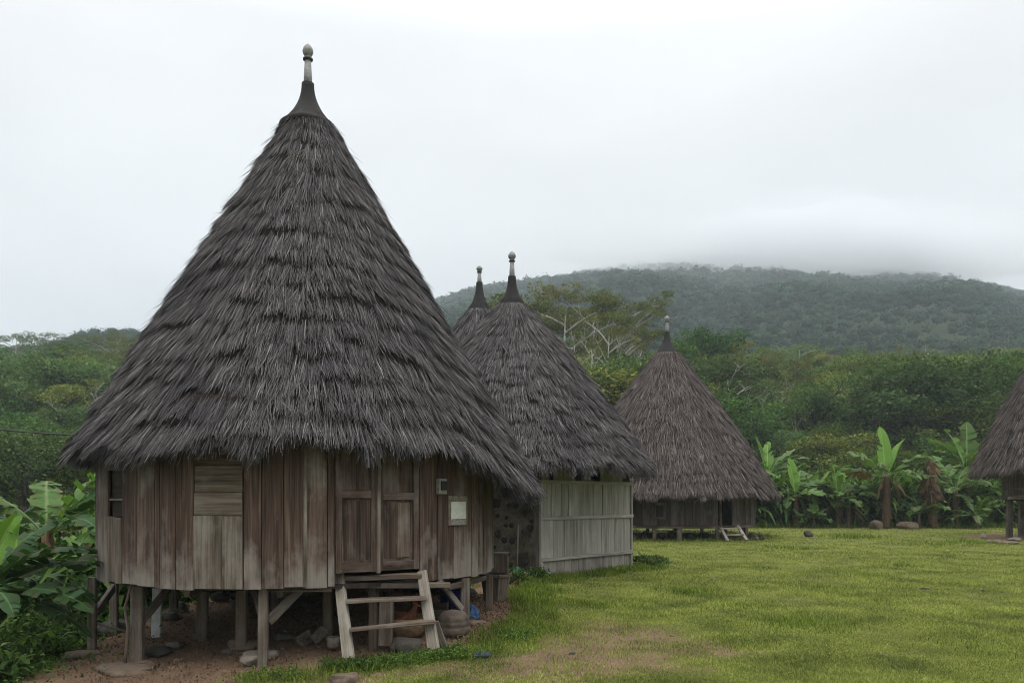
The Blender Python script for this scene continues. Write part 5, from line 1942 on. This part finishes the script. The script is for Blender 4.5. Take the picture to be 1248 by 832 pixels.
# broken boards
for nm, pts, lab in (('board', ((358, 778), (377, 766), (382, 781), (371, 789)), 'grey broken board piece lying left of a bent one under the house'), ('board', ((378, 775), (391, 762), (402, 768), (386, 784)), 'bent grey board piece nearest the ladder under the house')):
    Y0 = 8.95
    q = [P(*pts[0], Y0), P(*pts[1], Y0 + .15), P(*pts[2], Y0 + .1), P(*pts[3], Y0 - .05)]
    nrm = (q[1] - q[0]).cross(q[3] - q[0]).normalized() * .018
    g = [q[0], q[1], q[2], q[3]]
    V = g + [v + nrm for v in g]
    mb = MB(); mb.add(V, [(0, 1, 2, 3), (7, 6, 5, 4), (0, 4, 5, 1), (1, 5, 6, 2), (2, 6, 7, 3), (3, 7, 4, 0)], [(v.x * 1.0, v.z, v.y * 2) for v in V])
    tag(mb.build(nm, M['grey_wood']), lab, 'board')
b = MB(); b.lathe(P(406, 787, 8.75), [(.05, -.02), (.065, .0), (.075, .10), (.07, .105), (.06, .02)], 16)
tag(b.build('clay_pot', M['rock_pale'], None, True), 'small pale pot behind the left rail of the large ladder', 'pot')
# long planks stored deep under the house
for i, (a, b_) in enumerate((((330, 752, 11.5), (455, 757, 11.0)), ((345, 738, 11.8), (440, 742, 11.6)), ((370, 764, 11.0), (450, 768, 10.8)))):
    mb = MB(); mb.bar(P(*a), P(*b_), .16, .04, side=(0, .3, 1))
    tag(mb.build('plank', M['dark_wood']), ['longest dark plank stored under the house', 'dark plank stored highest under the house', 'dark plank stored lowest under the house'][i], 'plank')
# guessed stone wall, added dark to blacken the space under the floor
rw = MB()
for k in range(9):
    a = R(22 + 13.5 * k)
pw = []
rgw = np.random.default_rng(4)
SV, SF = [], []
for row in range(4):
    for k in range(17):
        a = R(42 + 5.6 * k + (3 if row % 2 else 0))
        x, y = C1.x + 2.75 * math.cos(a), C1.y + 2.55 * math.sin(a)
        me = rock_mesh(float(rgw.uniform(0, 99)), .16, .13, .10, .28, 2)
        bse = len(SV)
        zz = tz(x, y) + .07 + row * .155
        for v in me.vertices: SV.append((x + v.co.x, y + v.co.y, zz + v.co.z))
        for p_ in me.polygons: SF.append([bse + i for i in p_.vertices])
        bpy.data.meshes.remove(me)
tag(mesh_np('stone_wall', SV, SF, rd, None, smooth=True), 'dark stone wall added to blacken the space behind the stilts of the largest house', 'wall')

# basket with hen
M['basket'] = None
m, nt_, bb = new_mat('woven_basket')
tcn = nt_.nodes.new("ShaderNodeTexCoord")
wv = nt_.nodes.new("ShaderNodeTexWave"); wv.wave_type = 'BANDS'; wv.bands_direction = 'Z'
wv.inputs['Scale'].default_value = 22; wv.inputs['Distortion'].default_value = 2.5; wv.inputs['Detail'].default_value = 2
nt_.links.new(tcn.outputs['Object'], wv.inputs['Vector'])
nz_b = noise(nt_, tcn.outputs['Object'], 14, 4, .6)
cc = mixc(nt_, wv.outputs['Fac'], (.17, .11, .06), (.34, .23, .13))
cc = mixc(nt_, 1.0, cc, rampn(nt_, [(.3, (.7, .7, .7)), (.7, (1.2, 1.2, 1.2))], nz_b).outputs[0], 'MULTIPLY')
nt_.links.new(cc, bb.inputs['Base Color']); bump(nt_, bb, wv.outputs['Fac'], .5, .01); bb.inputs['Roughness'].default_value = .8
M['basket'] = m
pb = P(495, 787, 9.1); pb.z = tz(pb.x, pb.y) + .01
k = MB()
k.lathe(pb, [(.10, 0), (.17, .03), (.235, .10), (.272, .18), (.285, .235), (.275, .245), (.262, .235), (.25, .18), (.21, .10), (.14, .05)], 32, .04)
tag(k.build('basket', M['basket'], None, True), 'round tan woven basket on the ground behind the ladder', 'basket')


def hen(loc):
    root = empty('hen', loc, 'reddish brown hen sitting in the tan woven basket', 'hen')
    M['hen'] = plain('hen_feathers', (.13, .045, .022), .7, .5, 45, .5, c2=(.035, .014, .010))
    M['comb'] = plain('hen_comb', (.42, .05, .03), .5, .2, 40, .1)
    M['beak'] = plain('hen_beak', (.45, .33, .15), .4, .1, 40, 0)
    lx, ly, lz = loc
    # spine from tail to head (x to the right), continuous loft of ellipses
    st = [(-.205, .215, .006, .010), (-.185, .190, .022, .035), (-.15, .145, .040, .060), (-.10, .10, .070, .085), (-.03, .075, .092, .098), (.04, .08, .088, .095), (.085, .115, .062, .075),
          (.105, .160, .042, .046), (.112, .200, .032, .034), (.122, .228, .031, .033), (.142, .236, .024, .026), (.158, .232, .010, .012)]
    V, F = [], []
    n = 16
    for i, (x, z, ry, rz) in enumerate(st):
        a = st[max(i - 1, 0)]; c = st[min(i + 1, len(st) - 1)]
        d = Vector((c[0] - a[0], 0, c[1] - a[1])).normalized()
        upv = Vector((-d.z, 0, d.x))
        for j in range(n):
            t = 2 * math.pi * j / n
            p = Vector((x, 0, z)) + Vector((0, 1, 0)) * (ry * math.cos(t)) + upv * (rz * math.sin(t))
            p += p.normalized() * .006 * mnoise.noise(p * 40)
            V.append((lx + p.x, ly + p.y, lz + p.z))
    for i in range(len(st) - 1):
        for j in range(n):
            q = (j + 1) % n
            F.append((i * n + j, i * n + n + j, i * n + n + q, i * n + q))
    cen0 = len(V); V.append((lx + st[0][0], ly, lz + st[0][1])); V.append((lx + st[-1][0], ly, lz + st[-1][1]))
    F += [(cen0, j, (j + 1) % n, cen0) for j in range(0)]
    F4 = [f for f in F]
    F4 += [(j, (j + 1) % n, cen0, cen0) for j in range(0)]
    body = mesh_np('body', V[:cen0], F4, M['hen'], root, smooth=True)
    # tail feathers and wing
    q = MB()
    for a in (-18, -6, 6, 18):
        q.bar((lx - .15, ly + .02 * a / 18, lz + .15), (lx - .235 - abs(a) * .0005, ly + .05 * a / 18, lz + .30 - abs(a) * .002), .045, .008, side=(.7, 0, .5), w1=.02)
    q.build('tail', M['hen'], root)
    for sg in (-1, 1):
        w = MB()
        w.tube([(lx + .05, ly + sg * .082, lz + .10), (lx - .03, ly + sg * .098, lz + .085), (lx - .12, ly + sg * .07, lz + .11)], [.035, .05, .012], 10)
        w.build('wing', M['hen'], root, True)
    q = MB()
    q.bar((lx + .10, ly, lz + .262), (lx + .152, ly, lz + .258), .026, .008, side=(0, 0, 1))
    for dx in (.108, .125, .142):
        q.bar((lx + dx, ly, lz + .262), (lx + dx - .004, ly, lz + .286), .012, .008, side=(1, 0, 0), w1=.004)
    q.build('comb', M['comb'], root)
    q = MB(); q.tube([(lx + .150, ly, lz + .232), (lx + .170, ly, lz + .228), (lx + .184, ly, lz + .220)], [.010, .007, .001], 8); q.build('beak', M['beak'], root, True)
    q = MB()
    for sg in (-1, 1):
        q.tube([(lx + .140, ly + sg * .010, lz + .216), (lx + .142, ly + sg * .011, lz + .192)], [.008, .010], 8)
    q.build('wattle', M['comb'], root, True)
    for sg in (-1, 1):
        q = MB(); q.lathe((lx + .138, ly + sg * .025, lz + .236), [(.001, -.005), (.005, 0), (.001, .005)], 10); q.build('eye', M['glass_dark'], root, True)


hen((pb.x - .02, pb.y - .02, pb.z + .14))

# grooved block, bucket, crate, cloth, rag
pbk = P(552, 778, 9.05); pbk.z = tz(pbk.x, pbk.y)
k = MB()
prof = [(.12, 0), (.155, .012), (.165, .05), (.166, .095), (.158, .108), (.166, .122), (.165, .16), (.158, .172), (.163, .185), (.150, .235), (.115, .272), (.05, .29)]
k.lathe(pbk, prof, 28, .30, 4)
M['block'] = rockmat('weathered_block', (.095, .074, .058), .15)
tag(k.build('grooved_block', M['block'], None, True), 'rounded grey-brown block with grooves beside the right ladder rail', 'block')
M['blue_plastic'] = plain('blue_plastic', (.012, .020, .11), .45, .2, 12, 0)
pk = P(551, 752, 10.2); pk.z = tz(pk.x, pk.y)
k = MB(); k.lathe(pk, [(.13, 0), (.135, .005), (.165, .33), (.178, .335), (.178, .355), (.16, .355), (.128, .02)], 28)
tag(k.build('bucket', M['blue_plastic'], None, True), 'dark blue bucket in the shade behind the right corner post', 'bucket')
pk = P(532, 765, 9.8); pk.z = tz(pk.x, pk.y)
k = MB()
for i in range(3): k.bar((pk.x - .12, pk.y, pk.z + .045 + i * .085), (pk.x + .12, pk.y, pk.z + .045 + i * .085), .078, .02, side=(0, 0, 1))
for sx in (-.12, .12):
    for i in range(3): k.bar((pk.x + sx, pk.y + .012, pk.z + .045 + i * .085), (pk.x + sx, pk.y + .25, pk.z + .045 + i * .085), .078, .02, side=(0, 0, 1))
k.bar((pk.x, pk.y + .012, pk.z + .012), (pk.x, pk.y + .25, pk.z + .012), .2, .018, side=(1, 0, 0))
tag(k.build('crate', M['pale_board']), 'small tan slatted crate in shade left of the blue bucket', 'crate')


def cloth(name, p, sx, sy, sz, mat, seed, label, n=26):
    xs = np.linspace(-1, 1, n)
    X_, Y_ = np.meshgrid(xs, xs)
    rr = np.hypot(X_, Y_)
    Z_ = (np.clip(1 - rr, 0, 1) ** .7) * .7 + .38 * (vnoise(X_, Y_, 3.1, seed) - .4) + .22 * vnoise(X_, Y_, 7, seed + 1)
    jx = X_ * (1 + .3 * (vnoise(X_, Y_, 2, seed + 2) - .5)); jy = Y_ * (1 + .3 * (vnoise(X_, Y_, 2, seed + 3) - .5))
    V = np.stack([p[0] + jx.ravel() * sx, p[1] + jy.ravel() * sy, np.maximum(p[2] + .004, p[2] + .01 + Z_.ravel() * sz)], 1)
    top = len(V)
    Vb = V.copy(); Vb[:, 2] -= .006
    i = (np.arange(n - 1)[:, None] * n + np.arange(n - 1)[None, :]).ravel()
    F = np.stack([i, i + 1, i + n + 1, i + n], 1)
    Fb = F[:, ::-1] + top
    rim = list(range(n)) + [n * r + n - 1 for r in range(1, n)] + [n * (n - 1) + c for c in range(n - 2, -1, -1)] + [n * r for r in range(n - 2, 0, -1)]
    Fr = np.array([[rim[a], rim[a] + top, rim[(a + 1) % len(rim)] + top, rim[(a + 1) % len(rim)]] for a in range(len(rim))])
    return tag(mesh_np(name, np.concatenate([V, Vb]), np.concatenate([F, Fb, Fr]), mat, smooth=True), label, 'cloth')


M['blue_cloth'] = plain('blue_cloth', (.035, .075, .16), .85, .5, 14, .2)
M['navy_rag'] = plain('navy_rag', (.06, .07, .12), .85, .6, 22, .2, c2=(.02, .025, .05))
q = P(576, 744, 9.8); cloth('blue_cloth', (q.x, q.y, tz(q.x, q.y) + .05), .09, .12, .22, M['blue_cloth'], 3, 'crumpled blue cloth right of the corner post')
q = ground_hit(587, 801); cloth('rag', (q.x, q.y, q.z + .012), .085, .06, .05, M['navy_rag'], 8, 'small navy rag dropped on the grass')

# wooden tub and box
TB = P(604, 728, 11.3); TB.z = tz(TB.x, TB.y)
root = empty('wooden_tub', TB, 'tapered eight-sided wooden tub on earth between the two nearest houses', 'tub')
k = MB()
for i in range(8):
    a = R(45 * i + 12); a2 = R(45 * i + 57)
    am = (a + a2) / 2
    wb_, wt_ = 2 * .15 * math.sin(R(22.5)), 2 * .205 * math.sin(R(22.5))
    ib, it = .15 * math.cos(R(22.5)), .205 * math.cos(R(22.5))
    k.bar((TB.x + math.cos(am) * ib, TB.y + math.sin(am) * ib, TB.z - .02), (TB.x + math.cos(am) * it, TB.y + math.sin(am) * it, TB.z + .37), wb_, .022, side=(-math.sin(am), math.cos(am), 0), w1=wt_)
k.build('stave', M['brown_post'], root)
k = MB()
for i in range(8):
    a, a2 = R(45 * i + 12), R(45 * i + 57)
    k.bar((TB.x + math.cos(a) * .215, TB.y + math.sin(a) * .215, TB.z + .365), (TB.x + math.cos(a2) * .215, TB.y + math.sin(a2) * .215, TB.z + .365), .045, .035, side=(0, 0, 1))
k.build('rim', M['brown_post'], root)
k = MB(); k.lathe(TB, [(.02, .27), (.17, .27), (.17, .285), (.02, .285)], 16); k.build('tub_earth', M['rock_brown'], root)
BX = Vector((P(609, 694, 11.5).x, 11.55, TB.z + .385))
k = MB()
s_ = .115
for (p, t) in (((-s_, 0), (0, 1)), ((s_, 0), (0, 1)), ((0, -s_), (1, 0)), ((0, s_), (1, 0))):
    k.bar((BX.x + p[0], BX.y + p[1], BX.z), (BX.x + p[0], BX.y + p[1], BX.z + .265), .215 if t[0] else .23, .018, side=(t[0], t[1], 0))
k.bar((BX.x - .128, BX.y, BX.z + .276), (BX.x + .128, BX.y, BX.z + .276), .26, .02, side=(0, 1, 0))
bo = k.build('box', M['brown_post'])
tag(bo, 'square brown wooden box standing on the tapered tub', 'box')
bo.rotation_euler = (0, 0, 0)

# mop on the stone wall
M['teal'] = plain('teal_strands', (.035, .16, .14), .8, .5, 30, .2)
M['pipe_white'] = plain('white_pipe', (.6, .61, .6), .4, .08, 10, 0)
base = Vector((P(629, 706, 14.9).x, 14.9, 0)); base.z = tz(base.x, base.y) + .02
MP = empty('mop', base, 'mop with teal strands leaning on the stained stone wall', 'mop')
k = MB(); k.tube([(base.x + .02, base.y, base.z + .18), (base.x + .045, base.y + .33, base.z + 1.02)], .013, 8); k.build('handle', M['grey_wood'], MP, True)
k = MB()
rg = np.random.default_rng(2)
for i in range(46):
    a = rg.uniform(0, 6.28); rr = rg.uniform(.02, .13)
    tip = (base.x + math.cos(a) * rr, base.y + .02 + math.sin(a) * rr * .6, base.z + rg.uniform(.0, .06))
    k.tube([(base.x + .02, base.y + .01, base.z + .24), (base.x + .02 + math.cos(a) * rr * .7, base.y + .02 + math.sin(a) * rr * .5, base.z + .16), tip], [.010, .013, .009], 5)
k.build('mop_head', M['teal'], MP, True)
k = MB()
a, b_, c_ = P(634, 697, 15.1), P(656, 700, 14.9), P(657, 716, 14.9)
c_.z = tz(c_.x, c_.y) - .05
k.tube([a, a.lerp(b_, .5) + Vector((0, 0, .005)), b_ - Vector((.02, 0, 0)), b_ + Vector((0, 0, -.02)), c_], .012, 8)
tag(k.build('water_pipe', M['pipe_white'], None, True), 'thin white bent water pipe at the corner of the whitewashed front', 'pipe')

# low dark plants by the corner of the white front, shrubs
shr_c = None


def shrub(px, py, w, h, label, seed, Y=None, mat='shrub_leaf', ls=.06, n=900, group='low shrubs by the houses', trail=0):
    rg = np.random.default_rng(seed)
    p = ground_hit(px, py) if Y is None else Vector((P(px, py, Y).x, Y, tz(P(px, py, Y).x, Y)))
    root = empty('shrub', p, label, 'shrub', group)
    W_, H_ = w / FPX * p.y * .5, h / FPX * p.y
    nb_ = 14
    tips = []
    k = MB()
    for i in range(nb_):
        a = rg.uniform(0, 6.28); q = rg.uniform(.2, 1)
        t = Vector((p.x + math.cos(a) * W_ * q, p.y + math.sin(a) * W_ * q, p.z + H_ * (1.05 - .55 * q) * rg.uniform(.6, 1)))
        k.tube([p, p.lerp(t, .55) + Vector((0, 0, H_ * .12)), t], [.012, .009, .005], 4, cap=False)
        tips.append(t)
    k.build('stem', M['bark'], root)
    T = np.array([t[:] for t in tips])
    C = T[rg.integers(0, nb_, n)] + rg.normal(0, 1, (n, 3)) * np.array([W_ * .26, W_ * .26, H_ * .16])
    C[:, 2] = np.maximum(C[:, 2], p.z + .03)
    Q = leaf_quads(rg, C, np.full(n, ls), .6, .4)
    mesh_np('foliage', Q, np.arange(len(Q)).reshape(-1, 4), M[mat], root)
    return root


shrub(786, 690, 46, 13, 'dark low shrub at the right corner of the whitewashed front', 1, ls=.07, n=700)
shrub(806, 686, 20, 8, 'tiny shrub just right of the dark one by the whitewashed front', 2, ls=.06, n=250)
shrub(655, 722, 30, 16, 'small leafy shrub at the left foot of the whitewashed front', 3, 14.9, ls=.05, n=500)
shrub(622, 716, 40, 20, 'shrub below the teal mop against the stone wall', 4, 14.2, ls=.05, n=700)
shrub(66, 690, 60, 60, 'dark shrub on the left bank beside the nearest banana plant', 5, 10.8, ls=.09, n=1500, group='shrubs on the left bank')
shrub(100, 705, 50, 60, 'leafy green shrub touching the leftmost post', 6, 11.2, ls=.08, n=1500, group='shrubs on the left bank')
shrub(30, 730, 80, 50, 'broad shrub low on the left bank', 7, 10.0, ls=.08, n=1600, group='shrubs on the left bank')
shrub(95, 640, 60, 80, 'tall green shrub on the left bank under the eave', 8, 14.0, ls=.11, n=1700, group='shrubs on the left bank')
shrub(20, 640, 80, 90, 'tall dark shrub at the left edge of the bank', 9, 15.0, ls=.12, n=1700, group='shrubs on the left bank')
shrub(60, 625, 70, 90, 'dense shrub in the middle of the left bank, behind the hanging brown leaf', 10, 17.5, ls=.12, n=1800, group='shrubs on the left bank')

# ------------------------------------------------------------------ grass
rg = np.random.default_rng(99)


def blades(name, x, y, h, w, mat, rg, lean=.5, label=None, cat='grass', seg=2):
    n = len(x)
    z = terrain(x, y) - .01
    az = rg.uniform(0, 6.283, n)
    fa = rg.uniform(0, 6.283, n)
    ln = np.abs(rg.normal(0, lean, n)) + .1
    dx, dy = np.cos(az) * ln, np.sin(az) * ln
    sx, sy = np.cos(fa) * w * .5, np.sin(fa) * w * .5
    b = np.stack([x, y, z], -1)
    s = np.stack([sx, sy, 0 * sx], -1)
    m_ = b + np.stack([dx * h * .35, dy * h * .35, h * .6], -1)
    t_ = b + np.stack([dx * h, dy * h, h * (1 - .25 * np.minimum(ln, 1))], -1)
    V = np.stack([b - s, b + s, m_ + s * .8, m_ - s * .8, t_ + s * .12, t_ - s * .12], 1).reshape(-1, 3)
    k = np.arange(n)[:, None] * 6
    F = np.concatenate([k + np.array([0, 1, 2, 3]), k + np.array([3, 2, 4, 5])])
    return tag(mesh_np(name, V, F, mat), label, cat, kind='stuff')


M['grass'] = leafmat('lawn_grass', (.095, .122, .026), (.188, .222, .055), (.32, .335, .115), .22, 0, .6, clump=1.1)
M['grass_tall'] = leafmat('edge_grass', (.052, .082, .013), (.115, .165, .027), (.20, .25, .055), .28, 0, .55, clump=2.0)
# lawn blades, denser near the viewer
n = 1000000
Yg = 6.3 / (1 - rg.uniform(0, 1, n) * (1 - 6.3 / 46.5))
ug = rg.uniform(-.40, 1.05, n)
xg = ug * Yg
d = dirt_mask(xg, Yg)
hut = ((xg - 0) ** 2 + (Yg - 17.3) ** 2 < 1.2 ** 2)
kp = (rg.uniform(0, 1, n) > np.clip(d - .22, 0, 1) * 1.35) & ~hut & (xg > -3.6)
kp &= ~((np.hypot(xg - C1.x, Yg - C1.y) < 2.5))
inn = ((xg - P0.x) * ndir.x + (Yg - P0.y) * ndir.y < .02) & ((xg - P0.x) * tdir.x + (Yg - P0.y) * tdir.y > -.05) & ((xg - P0.x) * tdir.x + (Yg - P0.y) * tdir.y < Lw) & (np.hypot(xg, Yg - 17.3) < 4)
kp &= ~inn
kp &= np.hypot(xg - C3.x, Yg - C3.y) > 3.0
xg, Yg = xg[kp], Yg[kp]
patch = vnoise(xg, Yg, .8, 21) * .5 + vnoise(xg, Yg, 2.3, 22) * .5
hg = (.022 + .055 * np.clip(patch - .25, 0, 1)) * rg.uniform(.6, 1.4, len(xg)) * (1 + .010 * (Yg - 8))
wg = .0062 * (Yg / 7.0) ** .85 * rg.uniform(.7, 1.3, len(xg))
blades('grass', xg, Yg, hg, wg, M['grass'], rg, .75, 'short yellow-green grass of the village lawn')
# longer tufts: along the houses and scattered clumps
tx_, ty_ = [], []
n = 120000
xs_ = rg.uniform(-3.2, 4.5, n); ys_ = rg.uniform(7.0, 19, n)
sd_ = seg_dist(xs_, ys_, _strip)
pn = vnoise(xs_, ys_, 2.6, 31)
kk = (sd_ + (pn - .5) * .55 < .36) & (np.hypot(xs_ - C1.x, ys_ - C1.y) > 2.7)
inn = ((xs_ - P0.x) * ndir.x + (ys_ - P0.y) * ndir.y < .03) & (ys_ > 15)
kk &= ~inn
xs_, ys_ = xs_[kk], ys_[kk]
hs_ = rg.uniform(.05, .17, len(xs_)) * (1.1 - .8 * np.clip(seg_dist(xs_, ys_, _strip), 0, 1))
ws_ = .008 * (ys_ / 8) ** .7 * rg.uniform(.7, 1.4, len(xs_))
cx, cy, ch = [xs_], [ys_], [hs_]
for (px, py, rad, num, hh) in ((985, 762, .6, 1100, .10), (840, 722, .5, 450, .12), (1000, 716, .6, 350, .09), (1060, 702, .5, 250, .09), (900, 740, .5, 250, .08), (900, 783, .4, 350, .07), (1180, 790, .6, 450, .07),
                               (700, 735, .5, 500, .09), (1100, 690, .6, 250, .1), (960, 668, .8, 250, .13), (1130, 664, .9, 250, .13), (1040, 655, 1.0, 500, .2), (1180, 662, .9, 400, .16), (770, 740, .5, 250, .07)):
    g0 = ground_hit(px, py)
    q = rg.normal(0, rad * .55, (num, 2))
    cx.append(g0.x + q[:, 0]); cy.append(g0.y + q[:, 1]); ch.append(hh * rg.uniform(.5, 1.2, num))
# fringe of weeds where lawn meets the grove and the far houses
num = 9000
fx_ = rg.uniform(-2, 38, num); fy_ = rg.uniform(38.6, 42, num)
cx.append(fx_); cy.append(fy_); ch.append(rg.uniform(.1, .42, num))
num = 2500
aa = rg.uniform(0, 6.28, num); ra = rg.normal(3.75, .25, num)
cx.append(C3.x + ra * np.cos(aa)); cy.append(C3.y + ra * np.sin(aa)); ch.append(rg.uniform(.06, .2, num))
cx, cy, ch = np.concatenate(cx), np.concatenate(cy), np.concatenate(ch)
cw = .007 * (cy / 8) ** .8 * rg.uniform(.7, 1.4, len(cx))
blades('tall_grass', cx, cy, ch, cw, M['grass_tall'], rg, .6, 'longer green grass tufts by the house fronts and in clumps on the lawn')
# small broad-leaved weeds round the ladder foot and strip
n = 9000
pl_ = _strip[:5]
i = rg.integers(0, len(pl_) - 1, n); t = rg.uniform(0, 1, n)
bx = pl_[i, 0] * (1 - t) + pl_[i + 1, 0] * t + rg.normal(0, .17, n); by = pl_[i, 1] * (1 - t) + pl_[i + 1, 1] * t + rg.normal(0, .15, n)
kk = vnoise(bx, by, 2.2, 41) > .45
bx, by = bx[kk], by[kk]
C = np.stack([bx, by, terrain(bx, by) + rg.uniform(.01, .11, len(bx))], -1)
Q = leaf_quads(rg, C, np.full(len(C), .030), .7, .6)
tag(mesh_np('weeds', Q, np.arange(len(Q)).reshape(-1, 4), M['weed_leaf']), 'small broad-leaved weeds at the foot of the ladder', 'weeds', kind='stuff')
# dead leaves and chips under the house
n = 12000
a = rg.uniform(0, 6.28, n); rr = 3.0 * np.sqrt(rg.uniform(0, 1, n))
lx_, ly_ = C1.x + rr * np.cos(a), C1.y + rr * np.sin(a)
m2 = 2500
lx_ = np.concatenate([lx_, rg.uniform(-.9, .1, m2)]); ly_ = np.concatenate([ly_, rg.uniform(8.8, 13, m2)])
kk = rg.uniform(0, 1, len(lx_)) < dirt_mask(lx_, ly_)
lx_, ly_ = lx_[kk], ly_[kk]
C = np.stack([lx_, ly_, terrain(lx_, ly_) + .03], -1)
Q = leaf_quads(rg, C, np.full(len(C), .035), .5, .85)
tag(mesh_np('leaf_litter', Q, np.arange(len(Q)).reshape(-1, 4), M['litter']), 'brown leaf litter and chips on the earth under the largest house', 'leaf litter', kind='stuff')
